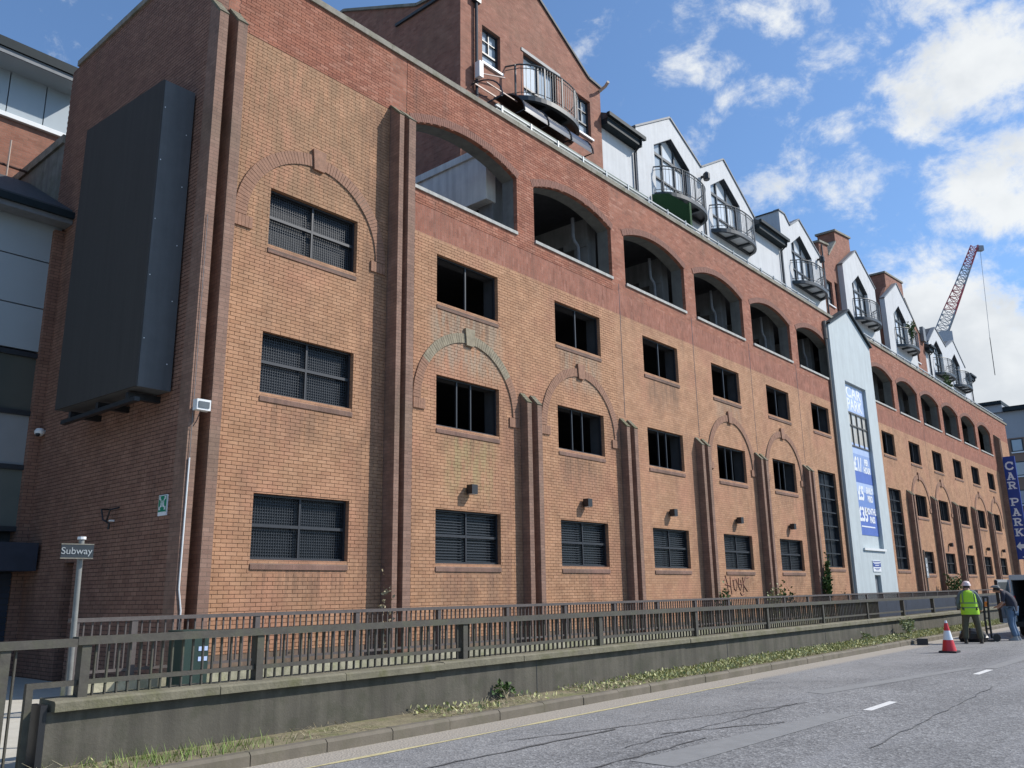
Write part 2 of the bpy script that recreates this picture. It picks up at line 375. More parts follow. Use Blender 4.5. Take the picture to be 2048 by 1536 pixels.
KERBM = plain('kerb_concrete', (.155,.132,.10), .9, .16, 3, bump=.2, streak=.15, dirt=(.10,.092,.055), dirt_amt=.5)

tag(MB().add([(-900,-900,-.06),(1200,-900,-.06),(1200,1200,-.06),(-900,1200,-.06)], [(0,1,2,3)]).build('ground', GROUNDM), kind='structure')
road = tag(MB().add([(-120,-14,0),(108,-14,0),(108,7.73,0),(-120,7.73,0)], [(0,1,2,3)]).build('road', ASPH), kind='structure')
tag(MB().box(-120,130,-20,-14,-.05,.12).build('pavement', PATHM), kind='structure')
def sheet(name, pts, m_, z=.004, parent=road): return MB().add([(x, y, z) for x, y in pts], [tuple(range(len(pts)))]).build(name, m_, parent)
def strip(name, pts, w, m_, z=.004, jit=0.0):
    L = []; 
    for i, p in enumerate(pts):
        a = pts[max(i-1,0)]; b = pts[min(i+1,len(pts)-1)]; d = Vector((b[0]-a[0], b[1]-a[1])).normalized(); n_ = Vector((-d.y, d.x))
        ww = w*(1+random.uniform(-jit, jit)); L.append((p[0]+n_.x*ww/2, p[1]+n_.y*ww/2, p[0]-n_.x*ww/2, p[1]-n_.y*ww/2))
    mb = MB()
    for a, b in zip(L, L[1:]): mb.add([(a[0],a[1],z),(b[0],b[1],z),(b[2],b[3],z),(a[2],a[3],z)], [(0,3,2,1)])
    return mb.build(name, m_, road)
def wob(p0, p1, n=14, a=.03): return [(p0[0]+(p1[0]-p0[0])*i/n+random.uniform(-a,a), p0[1]+(p1[1]-p0[1])*i/n+random.uniform(-a,a)) for i in range(n+1)]
for x0 in (12.15, 18.0, 24.0, 30.0, 36, 42, 48, 54, 60, 6.1, .1): sheet('lane_dash', [(x0,4.2),(x0+1.1,4.2),(x0+1.1,4.32),(x0,4.32)], PAINTW)
strip('edge_line', wob((-20,7.24),(15,7.18),80,.008), .06, PAINTY, jit=.5)
sheet('road_patch', [(7.4,4.42),(11.6,4.24),(11.65,4.58),(7.4,4.9)], SMOOTHA)
sheet('road_patch', [(13.6,5.4),(19.4,4.55),(19.5,4.75),(13.7,5.72)], SMOOTHA)
sheet('road_patch', [(19.4,4.2),(24,4.14),(24,4.4),(19.4,4.44)], SMOOTHA)
strip('tar_seam', wob((4.7,6.35),(8.9,6.1),20,.03), .036, TAR, .008, .4)
strip('tar_seam', wob((7.6,6.6),(12.5,5.2),22,.03), .024, TAR, .008, .4)
strip('tar_seam', wob((8.0,5.35),(12.3,5.3),22,.03), .02, TAR, .008, .4)
strip('tar_seam', wob((8.9,5.5),(10.6,4.7),12,.03), .03, TAR, .008, .4)
strip('tar_seam', wob((6.3,5.0),(9.0,4.95),14,.03), .02, TAR, .008, .4)
strip('tar_seam', wob((9.4,3.3),(16,3.55),22,.03), .014, TAR, .008, .4)

kerb = thing('kerb', (3, 7.8, 0), None, None); tag(kerb, kind='structure')
ks = MB(); L = .905; pr = [(0,-.05),(.125,-.05),(.125,.13),(.03,.13),(0,.10)]
ks.add([(x, y, z) for x in (0, L) for y, z in pr], [(4,3,2,1,0),(5,6,7,8,9)] + [(i, (i+1)%5, (i+1)%5+5, i+5) for i in range(5)])
kme = ks.mesh('kerb_stone', KERBM)
for k in range(-8, 62):
    o = inst('kerb_stone', kme, kerb, (5.035+.915*k, 7.73+random.uniform(-.004,.004), random.uniform(-.006,.004)), random.uniform(-.003,.003))
tag(MB().box(-4,70,7.856,8.66,-.05,.10).build('verge', SOIL), kind='structure')
# paving behind the barrier
tag(MB().box(-40,3.35,8.67,20.2,-.05,.085).build('footpath', PATHM), kind='structure')
tag(MB().box(3.352,7.2,8.96,20.2,-.05,.08).build('path', PATHM), kind='structure')
tag(MB().box(7.202,80,8.96,14.0,-.06,.05).build('path', CONCD), kind='structure')

# ================================================================== CAR PARK BUILDING
FY = 14.03
CP = thing('car_park', (40, FY, 0), 'long brick multi-storey car park with arched openings, pilasters and barred windows', 'building')
def rect(x0, x1, z0, z1): return [(x0,z0),(x1,z0),(x1,z1),(x0,z1)]
def seg_arch(x0, x1, z0, zs, zc, n=14):
    h = zc - zs; c = (x1-x0)/2; rad = (c*c+h*h)/(2*h); cz = zc - rad; cx = (x0+x1)/2; a0 = math.asin(c/rad)
    return [(x0,z0),(x1,z0)] + [(cx+rad*math.sin(a0-2*a0*i/n), cz+rad*math.cos(a0-2*a0*i/n)) for i in range(n+1)]
WW = 2.25
lev = [(2.27,3.5),(5.45,6.69),(8.52,9.76)]
holesB = []; wins = []   # (x0,x1,z0,z1,kind)
for k, (z0, z1) in enumerate(lev): wins.append((8.88, 11.14, z0, z1, 'grille'))
for x in winX + winXR:
    w = WW if x < 40 else 2.15
    wins.append((x, x+w, lev[0][0], lev[0][1], 'louvre')); wins.append((x, x+w, lev[1][0], lev[1][1], 'two')); wins.append((x, x+w, lev[2][0], lev[2][1], 'one'))
for x in (37.13, 46.76):
    wins.append((x, x+2.1, 8.52, 9.76, 'one')); wins.append((x, x+2.1, 2.45, 6.69, 'tall'))
bays = [14.75 + 4.7*k for k in range(6)] + [47.85, 52.55, 57.25, 62.0, 66.8, 71.6]
ARC = [(c-1.98, c+1.98, 11.25, 13.0, 13.42) for c in bays]
XR = 79.9
# wall zones (each one slab of wall with its openings)
TW = .36
def in_(w, a, b): return w[0] >= a and w[1] <= b
def wall(name, m_, outer, holes): 
    return MB().plate(outer, holes, FY, FY+TW).build(name, m_, CP)
hb = lambda a, b, za, zb: [rect(*w[:4]) for w in wins if in_(w, a, b) and w[2] >= za and w[3] <= zb]
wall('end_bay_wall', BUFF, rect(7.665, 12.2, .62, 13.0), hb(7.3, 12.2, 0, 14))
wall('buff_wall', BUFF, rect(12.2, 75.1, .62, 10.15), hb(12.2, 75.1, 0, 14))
wall('end_bay_wall', BUFF, rect(75.1, XR, .62, 13.0), [])
wall('plum_band', BAND, rect(12.2, 75.1, 10.15, 10.9), [])
wall('red_wall', RED, rect(12.2, 75.1, 10.9, 14.62), [seg_arch(*a) for a in ARC])
wall('red_wall', RED, rect(7.665, 12.2, 13.0, 14.62), [])
wall('red_wall', RED, rect(75.1, XR, 13.0, 14.62), [])
wall('plinth', plain('painted_plinth', (.21,.145,.105), .9, .3, 3, streak=.4, dirt=(.10,.09,.05)), rect(7.665, XR, -.05, .62), [])
# side wall, with the lower wall that carries on behind it
SX = 7.3
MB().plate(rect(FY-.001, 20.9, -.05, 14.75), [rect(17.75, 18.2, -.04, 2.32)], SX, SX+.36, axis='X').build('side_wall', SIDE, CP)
MB().box(SX+.003,SX+.34,20.902,26,-.05,12.75).build('stepped_wall', CONCD, CP)
MB().box(SX-.06,SX+.40,20.91,26,12.752,12.98).build('coping', COPE, CP)
MB().box(SX+.32,SX+.35,17.75,18.2,-.04,2.32).build('side_door', DARK, CP)
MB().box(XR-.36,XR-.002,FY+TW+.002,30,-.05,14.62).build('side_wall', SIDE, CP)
# copings
cm = MB().box(0,1.195,0,.5,0,.15).mesh('coping_stone', COPE)
x = 7.22
while x < XR:
    inst('coping_stone', cm, CP, (x, FY-.06, 14.622)); x += 1.2
cs = MB().box(0,.5,0,1.195,0,.15).mesh('coping_stone_side', COPE)
for k in range(5): inst('coping_stone', cs, CP, (SX-.06, 14.55+1.2*k+.002, 14.752))
MB().box(SX-.06,SX+.44,FY+.442,14.548,14.624,14.9).build('coping_stone', COPE, CP)
# slabs, back wall, columns, beams
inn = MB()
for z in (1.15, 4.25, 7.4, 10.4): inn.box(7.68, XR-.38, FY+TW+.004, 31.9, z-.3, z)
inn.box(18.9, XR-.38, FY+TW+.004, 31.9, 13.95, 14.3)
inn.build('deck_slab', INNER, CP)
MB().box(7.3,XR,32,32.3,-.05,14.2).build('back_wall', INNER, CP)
CONI = plain('inner_frame_concrete', (.20,.205,.20), .9, .2, 2, streak=.2)
colme = MB().box(-.22,.22,0,.55,0,3.2).mesh('column', CONI)
bmx = MB(); bmx.box(-.2,.2,0,9,2.1,2.85); bmx.box(-.26,.26,.0,.95,1.85,2.1)
bme = bmx.mesh('beam', CONI)
pip = MB(); pip.tube([(0,0,3.0),(0,0,2.35),(.05,-.0,2.22),(.22,0,2.12),(.26,0,2.0),(.26,0,.1)], .06, 8)
pme = pip.mesh('drain_pipe', LEAD, smooth=True)
edges_ = [12.4] + [17.09+4.7*k for k in range(6)] + [45.3, 50.2, 54.9, 59.6, 64.4, 69.2, 74.1]
for i, x in enumerate(edges_[1:]):
    inst('column', colme, CP, (x-.1, FY+.95, 10.4)); 
    if x > 18: inst('beam', bme, CP, (x-.1, FY+.97, 10.85)); inst('drain_pipe', pme, CP, (x-1.05, FY+1.0, 10.45))
    if i % 2 == 0:
        for z in (1.15, 4.25, 7.4): inst('column', colme, CP, (x, FY+5.5, z)).scale = (1, 1, .88)
# great concrete edge beam seen through the first arch
PALEC = plain('pale_beam_concrete', (.70,.68,.62), .8, .12, 2, streak=.2)
MB().box(16.45,16.85,FY+.9,24,12.57,14.02).build('edge_beam', PALEC, CP)
MB().box(16.38,16.85,FY+.9,24,14.022,14.24).build('edge_beam', PALEC, CP)
# brick lining of arcade reveals handled by wall; sills
sm_ = MB().box(0,3.92,-.05,.42,-.09,0).mesh('arcade_sill', CONC)
for a in ARC:
    inst('arcade_sill', sm_, CP, (a[0]+.02, FY, 11.252+.08))

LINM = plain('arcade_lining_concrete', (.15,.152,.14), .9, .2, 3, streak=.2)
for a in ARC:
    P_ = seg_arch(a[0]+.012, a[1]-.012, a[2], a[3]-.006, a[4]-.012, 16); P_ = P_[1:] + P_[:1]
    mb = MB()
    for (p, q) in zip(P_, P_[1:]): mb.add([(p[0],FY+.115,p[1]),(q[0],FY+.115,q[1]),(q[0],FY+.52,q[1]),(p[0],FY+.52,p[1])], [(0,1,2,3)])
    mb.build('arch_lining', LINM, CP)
# --- windows
def win_mesh(kind, w, h):
    mb = MB(); y0, y1 = .10, .16; t_ = .045
    mb.box(.003,t_,y0,y1,.003,h-.003); mb.box(w-t_,w-.003,y0,y1,.003,h-.003); mb.box(t_,w-t_,y0,y1,.003,t_); mb.box(t_,w-t_,y0,y1,h-t_,h-.003)
    def vm(x, t2=.02): mb.box(x-t2,x+t2,y0+.005,y1-.005,t_,h-t_)
    def hm(z, t2=.025): mb.box(t_,w-t_,y0+.008,y1-.008,z-t2,z+t2)
    if kind in ('grille', 'louvre'): vm(w*.5); hm(h*.52, .03)
    elif kind == 'two': vm(w*.36, .018); vm(w*.58, .018)
    elif kind == 'one': vm(w*.5, .02)
    elif kind == 'tall':
        vm(w*.48, .022)
        for i in range(1, 7): hm(h*i/7, .025)
    return mb.mesh('window', FRAME if kind in ('grille','louvre') else DARK)
def grille_mesh(kind, w, h):
    mb = MB(); r_ = .0055
    if kind == 'grille':
        n = int(w/.055); m2 = int(h/.055)
        for i in range(1, n): mb.box(w*i/n-.004, w*i/n+.004, .17, .178, .045, h-.045)
        for i in range(1, m2): mb.box(.045, w-.045, .179, .187, h*i/m2-.005, h*i/m2+.005)
    else:
        m2 = int(h/.062)
        for i in range(1, m2): mb.box(.045, w-.045, .17, .185, h*i/m2-.008, h*i/m2+.008)
        n = int(w/.11)
        for i in range(1, n): mb.box(w*i/n-.003, w*i/n+.003, .188, .194, .045, h-.045)
    return mb.mesh('grille', MESHM)
def sill_mesh(w):
    mb = MB(); 
    mb.add([(0.002,-.028,-.18),(w-.002,-.028,-.18),(w-.002,-.028,-.09),(.002,-.028,-.09),(.002,.09,0),(w-.002,.09,0),(.002,.09,-.18),(w-.002,.09,-.18)],
           [(0,1,2,3),(3,2,5,4),(0,3,4,6),(1,7,5,2),(0,6,7,1)])
    return mb.mesh('sill', SILLB)
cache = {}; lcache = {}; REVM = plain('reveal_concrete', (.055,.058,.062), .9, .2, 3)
for (x0, x1, z0, z1, kind) in wins:
    key = (kind, round(x1-x0, 2), round(z1-z0, 2))
    if key not in cache:
        w, h = x1-x0, z1-z0
        cache[key] = (win_mesh(kind, w, h), grille_mesh(kind, w, h) if kind in ('grille','louvre') else None, sill_mesh(w))
    a, g, s_ = cache[key]
    o = inst('window', a, CP, (x0, FY, z0))
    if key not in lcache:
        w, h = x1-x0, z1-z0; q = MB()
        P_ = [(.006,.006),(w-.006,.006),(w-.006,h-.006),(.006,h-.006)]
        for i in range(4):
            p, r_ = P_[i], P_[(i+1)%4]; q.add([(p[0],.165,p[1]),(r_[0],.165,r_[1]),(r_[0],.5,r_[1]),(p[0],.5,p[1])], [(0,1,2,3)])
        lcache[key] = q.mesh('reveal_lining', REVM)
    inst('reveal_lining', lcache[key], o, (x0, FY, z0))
    if g: inst('grille', g, o, (x0, FY, z0))
    inst('sill', s_, o, (x0, FY, z0+.002))
    if kind in ('grille', 'louvre', 'tall'):
        p_ = MB().box(.05, x1-x0-.05, .24, .25, .05, z1-z0-.05).mesh('pane', PANED); inst('pane', p_, o, (x0, FY, z0))

# --- arcade rings, blind arches
def ring_bricks(cx, cz, ri, ro, a0, a1, n, skip=None):
    out = []
    for i in range(n):
        t0 = a0+(a1-a0)*(i+.06)/n; t1 = a0+(a1-a0)*(i+.94)/n
        tm = (t0+t1)/2
        if skip and abs(cx + (ri+ro)/2*math.cos(tm) - cx) < skip and math.sin(tm) > 0: continue
        out.append([(cx+rr*math.cos(tt), cz+rr*math.sin(tt)) for rr, tt in ((ri,t0),(ro,t0),(ro,t1),(ri,t1))])
    return out
def prism(mb, q, y0, y1):
    mb.add([(u, y0, z) for u, z in q] + [(u, y1, z) for u, z in q], [(0,1,2,3),(0,4,5,1),(1,5,6,2),(2,6,7,3),(3,7,4,0)])
for i, (x0, x1, z0, zs, zc) in enumerate(ARC):
    h = zc-zs; c = (x1-x0)/2; rad = (c*c+h*h)/(2*h); cz = zc-rad; cx = (x0+x1)/2; a0 = math.asin(c/rad)
    mb = MB()
    for q in ring_bricks(cx, cz, rad, rad+.22, math.pi/2-a0-.01, math.pi/2+a0+.01, 54): prism(mb, q, FY-.014-random.uniform(0,.004), FY+.05)
    tag(mb.build('arcade_arch', REDRING, CP), kind='stuff')
    MB().plate([(cx+(rad+.22)*math.sin(a0-2*a0*k/14), cz+(rad+.22)*math.cos(a0-2*a0*k/14)) for k in range(15)][::-1] + [(cx+(rad+.001)*math.sin(-a0+2*a0*k/14), cz+(rad+.001)*math.cos(-a0+2*a0*k/14)) for k in range(15)][::-1], [], FY-.006, FY-.002, back=False).build('arcade_arch_mortar', COPE, CP)
blind = [(10.01, 8.95, 1.66, .27, True)] + [(winX[k]+WW/2, 6.02, 1.64, .24, k < 1) for k in (0, 1, 3, 4)] + [(winXR[k]+1.07, 6.02, 1.6, .24, False) for k in (0, 1, 3, 4)]
for bi, (cx, cz, ri, th, fine) in enumerate(blind):
    mt = RINGST if bi == 1 else RING
    part = MB()
    q2 = [(cx+(ri-.004)*math.cos(t), cz+(ri-.004)*math.sin(t)) for t in [math.pi*k/40 for k in range(41)]] + [(cx+(ri+th)*math.cos(t), cz+(ri+th)*math.sin(t)) for t in [math.pi*(40-k)/40 for k in range(41)]]
    part.plate(q2, [], FY-.022, FY-.001, back=False)
    o = part.build('blind_arch', COPE if bi != 1 else RINGST, CP)
    qs = ring_bricks(cx, cz, ri, ri+th, 0, math.pi, 72, .16)
    if fine:
        for q in qs:
            mb = MB(); prism(mb, q, FY-.036-random.uniform(0,.006), FY-.0215); mb.build('voussoir', mt if bi != 1 or q[0][1] > cz+.9 else RING, o)
    else:
        mb = MB()
        for q in qs: prism(mb, q, FY-.036-random.uniform(0,.006), FY-.0215)
        tag(mb.build('voussoirs', RING, o), kind='stuff')
    kz = cz+ri-.06
    kb = MB(); kq = [(cx-.13,kz),(cx+.13,kz),(cx+.17,kz+th+.2),(cx-.17,kz+th+.2)]; prism(kb, kq, FY-.075, FY+.02)
    kb.build('keystone', mt if bi else RING, o)
    for s_ in (-1, 1):
        ib = MB(); xa, xb = cx+s_*(ri-.14), cx+s_*(ri+th)
        n = 5
        for k in range(n):
            u0 = xa+(xb-xa)*(k+.04)/n; u1 = xa+(xb-xa)*(k+.96)/n; lo, hi = min(u0,u1), max(u0,u1)
            ib.box(lo, hi, FY-.042-random.uniform(0,.004), FY-.002, cz-.255, cz-.012)
        ib.build('impost', RING, o)

# --- pilasters: pairs of ribs with sloping heads
def rib(mb, x0, x1, p, zt, drop, zb=-.05):
    y0 = FY-p
    mb.add([(x0,y0,zb),(x1,y0,zb),(x1,FY,zb),(x0,FY,zb),(x0,y0,zt-drop),(x1,y0,zt-drop),(x1,FY,zt),(x0,FY,zt)],
           [(0,1,5,4),(1,2,6,5),(3,0,4,7),(4,5,6,7)])
def pilaster(xa, xb, xc, xd, p, zt, drop):
    for u0, u1 in ((xa, xb), (xc, xd)):
        mb = MB(); rib(mb, u0, u1, p, zt, drop); o = mb.build('pilaster', PLUM, CP)
        cp_ = MB()
        d = Vector((0, -p, -drop)).normalized(); nrm = Vector((0, -drop, p)).normalized(); n = 4
        for k in range(n):
            t0 = (k+.05)/n; t1 = (k+.95)/n
            a = Vector((0, FY-p*t0, zt-drop*t0)); b = Vector((0, FY-p*t1, zt-drop*t1))
            cp_.add([(u0-.012, *(a+nrm*.03).yz), (u1+.012, *(a+nrm*.03).yz), (u1+.012, *(b+nrm*.03).yz), (u0-.012, *(b+nrm*.03).yz),
                     (u0-.012, *(a-nrm*.02).yz), (u1+.012, *(a-nrm*.02).yz), (u1+.012, *(b-nrm*.02).yz), (u0-.012, *(b-nrm*.02).yz)],
                    [(0,3,2,1),(0,1,5,4),(1,2,6,5),(2,3,7,6),(3,0,4,7)])
        tag(cp_.build('pilaster_cap', MOSSC, o), kind='stuff')
pilaster(7.283, 7.47, 7.69, 7.90, .38, 13.3, .45)
pilaster(12.03, 12.17, 12.33, 12.55, .36, 13.1, .36)
for x in (16.70, 21.42, 26.10, 30.78, 35.45): pilaster(x, x+.17, x+.42, x+.60, .26, 6.72, .28)
for x in (49.88, 54.5, 59.2, 64.0, 68.7): pilaster(x, x+.17, x+.42, x+.60, .26, 6.78, .28)
pilaster(74.7, 74.85, 75.05, 75.27, .36, 13.1, .36)
# --- movement joints and cable joints down the wall
jm = MB()
for x in (21.75, 26.45, 31.1, 35.8, 55, 64.4): jm.box(x-.012, x+.012, FY-.004, FY, 6.8, 11.2)
jm.box(15.05, 15.06, FY-.004, FY, 13.7, 14.6)
jm.build('movement_joint', DARK, CP)

# --- bricks that can be picked out, on the bays nearest the camera
def brick_rects(u0, u1, z0, z1, holes, minw=.03):
    out = []; r0 = int(math.floor(z0/.075)); r1 = int(math.ceil(z1/.075))
    for r_ in range(r0, r1):
        za, zb = max(z0, r_*.075+.005), min(z1, r_*.075+.070)
        if zb-za < .02: continue
        off = (.25 if r_ % 2 == 0 else .75)*.225
        k = math.floor((u0+off)/.225)
        zm = (za+zb)/2
        cut = [h for h in (hh(za, zb) for hh in holes) if h]
        while k*.225-off < u1:
            a, b = max(u0, k*.225-off+.005), min(u1, k*.225-off+.22); k += 1
            segs = [(a, b)]
            for c0, c1 in cut:
                ns = []
                for s0, s1 in segs:
                    if c1 <= s0 or c0 >= s1: ns.append((s0, s1))
                    else:
                        if c0-s0 > minw: ns.append((s0, c0))
                        if s1-c1 > minw: ns.append((c1, s1))
                segs = ns
            for s0, s1 in segs:
                if s1-s0 > minw: out.append((s0, s1, za, zb))
    return out
def hrect(x0, x1, z0, z1):
    return lambda a, b: (x0, x1) if min(b, z1)-max(a, z0) > .012 else None
def harch(x0, x1, z0, zs, zc):
    h = zc-zs; c = (x1-x0)/2; rad = (c*c+h*h)/(2*h); cz = zc-rad; cx = (x0+x1)/2
    def f(a, b):
        zm = (a+b)/2
        if zm < z0: return None
        if zm < zs: return (x0, x1)
        if zm >= zc: return None
        w = math.sqrt(max(0, rad*rad-(zm-cz)**2)); return (cx-w, cx+w)
    return f
hw = [hrect(w[0], w[1], w[2]-.19, w[3]) for w in wins if w[1] < 23]
ha = [harch(*a) for a in ARC[:3]]
near = brick_rects(7.91, 12.02, .63, 13.0, hw)
ind = [b for b in near if b[2] < 2.35 and b[1]-b[0] > .2]; ind.sort(key=lambda b: b[2]); ind = ind[:300]; inds = set(ind)
bm1 = MB().box(0,.215,-.007,.003,0,.065); bme1 = bm1.mesh('brick', BUFF)
for (a, b, c, d) in ind:
    o = inst('brick', bme1, CP, (a, FY-random.uniform(0,.0035), c)); o.scale = ((b-a)/.215, 1, (d-c)/.065)
def bricks_obj(name, rects, m_, axis='Y', plane=FY):
    mb = MB()
    for (a, b, c, d) in rects:
        j = random.uniform(0, .0035)
        if axis == 'Y':
            y = plane-.007-j
            mb.add([(a,y,c),(b,y,c),(b,y,d),(a,y,d),(a,plane,c),(b,plane,c),(b,plane,d),(a,plane,d)], [(0,1,2,3),(0,4,5,1),(1,5,6,2),(2,6,7,3),(3,7,4,0)])
        else:
            y = plane-.007-j
            mb.add([(y,a,c),(y,b,c),(y,b,d),(y,a,d),(plane,a,c),(plane,b,c),(plane,b,d),(plane,a,d)], [(0,3,2,1),(0,1,5,4),(1,2,6,5),(2,3,7,6),(3,0,4,7)])
    return tag(mb.build(name, m_, CP), kind='stuff')
bricks_obj('brickwork', [b for b in near if b not in inds], BUFF)
bricks_obj('brickwork', brick_rects(12.56, 21.4, .63, 10.15, hw), BUFF)
bricks_obj('brickwork', brick_rects(7.91, 12.02, 13.0, 14.62, []), RED)
bricks_obj('brickwork', brick_rects(12.56, 21.4, 10.9, 14.62, ha), RED)
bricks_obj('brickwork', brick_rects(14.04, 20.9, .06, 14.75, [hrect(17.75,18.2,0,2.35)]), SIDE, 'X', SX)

# --- white gabled stair tower
TY = 13.83; tx0, tx1 = 39.9, 45.75
tg = [(tx0,-.05),(tx1,-.05),(tx1,14.1),(42.8,15.42),(tx0,14.1)]
tow = MB().plate(tg, [rect(41.35,44.3,3.4,11.5), rect(42.45,43.3,-.03,2.14)], TY, FY-.002).build('stair_tower', TOWERM, CP)
rc = MB()
for a, b in (((tx0-.08,14.06),(42.8,15.45)),((42.8,15.45),(tx1+.08,14.06))):
    rc.bar((a[0],TY+.12,a[1]+.03),(b[0],TY+.12,b[1]+.03), .5, .09)
rc.build('tower_coping', GUTTER, tow)
MB().box(tx0+.01,tx1-.01,FY+.36,FY+4,14.2,14.25).build('tower_roof', SLATE, tow)
MB().box(41.35,44.3,FY-.03,FY-.01,3.4,11.5).build('tower_panel', TOWERM, tow)
MB().box(41.3,44.4,TY-.08,TY+.1,3.28,3.39).build('tower_ledge', WHITEP, tow)
MB().box(42.46,43.29,FY-.05,FY-.02,-.02,2.13).build('tower_door', plain('grey_door', (.16,.17,.18), .6), tow)
tw = MB(); 
for x in (41.38, 42.1, 42.85, 43.6, 44.25): tw.box(x-.03,x+.03,FY-.09,FY-.035,8.3,10.0)
for z in (8.32, 9.35, 9.98): tw.box(41.36,44.29,FY-.085,FY-.04,z-.03,z+.03)
two = tw.build('tower_window', plain('mullion', (.09,.09,.085), .6), tow)
MB().box(41.36,44.29,FY-.034,FY-.031,8.3,10.0).build('pane', plain('pale_pane', (.55,.53,.47), .2), two)  # plain pale cream pane
MB().box(42.3,42.75,FY-.032,FY-.029,8.3,9.25).build('pane', PANED, two)
dp = MB().tube([(39.75,FY-.07,14.2),(39.75,FY-.07,13.3)], .1, 8); dp.tube([(39.75,FY-.07,13.3),(39.75,FY-.07,.1)], .05, 8)
dp.build('downpipe', plain('stone_pipe', (.17,.16,.14), .7), CP, smooth=True)
# downpipe and conduit on the corner
cd = MB(); cy_ = FY-.40
cd.tube([(7.34,cy_,3.95),(7.33,cy_,2.0),(7.33,cy_,1.75),(7.39,cy_,1.4),(7.40,cy_,.1)], (.014), 8)
cd.build('conduit', WHITEP, CP, smooth=True)
MB().tube([(7.335,cy_,8.5),(7.34,cy_,5.05),(7.34,cy_,3.9)], .006, 5).build('cable', LEAD, CP)
# handrail along the terrace edge, with green backing at its start
tr = MB()
tr.bar((15.95,FY+.06,14.98),(39.2,FY+.06,14.98), .05, .045); tr.bar((15.95,FY+.06,14.86),(39.2,FY+.06,14.86), .04, .035)
tr.bar((45.9,FY+.06,15.0),(XR-.3,FY+.06,15.0), .07, .055)
tro = tr.build('terrace_rail', plain('pale_rail', (.42,.44,.44), .5), CP)
sme = MB().box(-.03,.03,-.04,.04,0,.30).mesh('stanchion', GALV)
for k in range(18): inst('stanchion', sme, tro, (16.2+1.3*k, FY+.06, 14.75))
for k in range(25): inst('stanchion', sme, tro, (46.2+1.35*k, FY+.06, 14.75))
MB().box(16.1,24.2,FY+.12,FY+.14,14.75,15.14).build('screen', plain('green_screen', (.03,.07,.05), .5), tro)

# ================================================================== HOUSES ON THE CAR PARK ROOF
HY = 16.0; HB = 24.0; ZB = 14.3
def strip_roof(mb, pts, y0, y1, th=.1):
    """roof sheet that follows the top outline pts (u,z)"""
    for (a, b) in zip(pts, pts[1:]):
        d = Vector((b[0]-a[0], b[1]-a[1])).normalized(); n_ = Vector((-d.y, d.x)); 
        if n_.y < 0: n_ = -n_
        q = [a, b, (b[0]+n_.x*th, b[1]+n_.y*th), (a[0]+n_.x*th, a[1]+n_.y*th)]
        mb.add([(u, y0, z) for u, z in q] + [(u, y1, z) for u, z in q], [(0,1,2,3),(7,6,5,4),(0,4,5,1),(1,5,6,2),(2,6,7,3),(3,7,4,0)])
def gable_window(parent, cx, w, z0, ze, za, y, lined=True, glassm=None):
    """glazed gable: pentagon opening, frame 0.22 m back"""
    x0, x1 = cx-w/2, cx+w/2
    fr = MB(); yb = y+.2; t = .05
    P = [(x0,z0),(x1,z0),(x1,ze),(cx,za),(x0,ze)]
    for a, b in zip(P, P[1:]+P[:1]):
        d = Vector((b[0]-a[0], b[1]-a[1])).normalized(); n_ = Vector((-d.y, d.x))*t/2
        fr.bar((a[0]+n_.x, yb+.03, a[1]+n_.y), (b[0]+n_.x, yb+.03, b[1]+n_.y), .07, t, upv=(d.y*-1, 0, d.x))
    for x in (cx-w*.17, cx+w*.17): fr.box(x-.045,x+.045,yb,yb+.06,z0+.05,ze+(za-ze)*(1-abs(x-cx)/(w/2))-.06)
    fr.box(x0+.05,x1-.05,yb+.004,yb+.056,ze-.20,ze-.08); fr.box(x0+.05,x1-.05,yb+.006,yb+.054,z0+.98,z0+1.06)
    o = fr.build('window', FRAME if False else BALC, parent)
    n = 3; xs = [x0+.05, cx-w*.17, cx+w*.17, x1-.05]
    for i in range(3):
        a, b = xs[i]+.03, xs[i+1]-.03
        za_ = lambda x: ze+(za-ze)*(1-abs(x-cx)/(w/2))-.05
        top = [(b, za_(b)), (a, za_(a))] if i != 1 else [(b, za_(b)), (cx, za-.05), (a, za_(a))]
        MB().plate([(a, z0+.04), (b, z0+.04)] + top, [], yb+.07, yb+.08, back=False).build('pane', glassm or (PANEW if i else PANE), o)
    if lined:
        ln = MB()
        for a, b in (((x0+.0,ze),(cx,za)),((cx,za),(x1,ze))):
            d = Vector((b[0]-a[0], b[1]-a[1])).normalized(); n_ = Vector((d.y, -d.x))*.012
            ln.bar((a[0]+n_.x, y+.1, a[1]+n_.y), (b[0]+n_.x, y+.1, b[1]+n_.y), .2, .02, upv=(-d.y, 0, d.x))
        ln.build('window_lining', DARK, o)
    return P
def sash(parent, x0, x1, z0, z1, y, rows=(.36, .62), glassm=None):
    fr = MB(); yb = y+.12; t = .05
    fr.box(x0,x0+t,yb,yb+.06,z0,z1); fr.box(x1-t,x1,yb,yb+.06,z0,z1); fr.box(x0+t,x1-t,yb,yb+.06,z0,z0+t); fr.box(x0+t,x1-t,yb,yb+.06,z1-t,z1)
    xm = (x0+x1)/2; zt = z0+(z1-z0)*rows[0]
    fr.box(xm-.02,xm+.02,yb+.005,yb+.055,zt,z1-t); fr.box(x0+t,x1-t,yb+.002,yb+.058,zt-.03,zt+.03); fr.box(x0+t,x1-t,yb+.008,yb+.052,z0+(z1-z0)*.69-.018,z0+(z1-z0)*.69+.018)
    o = fr.build('window', DARK, parent)
    MB().box(x0+t,x1-t,yb+.07,yb+.08,z0+t,z1-t).build('pane', glassm or PANE, o)
    MB().box(x0-.08,x1+.08,y-.07,y+.12,z0-.08,z0-.004).build('sill', WHITEP, o)
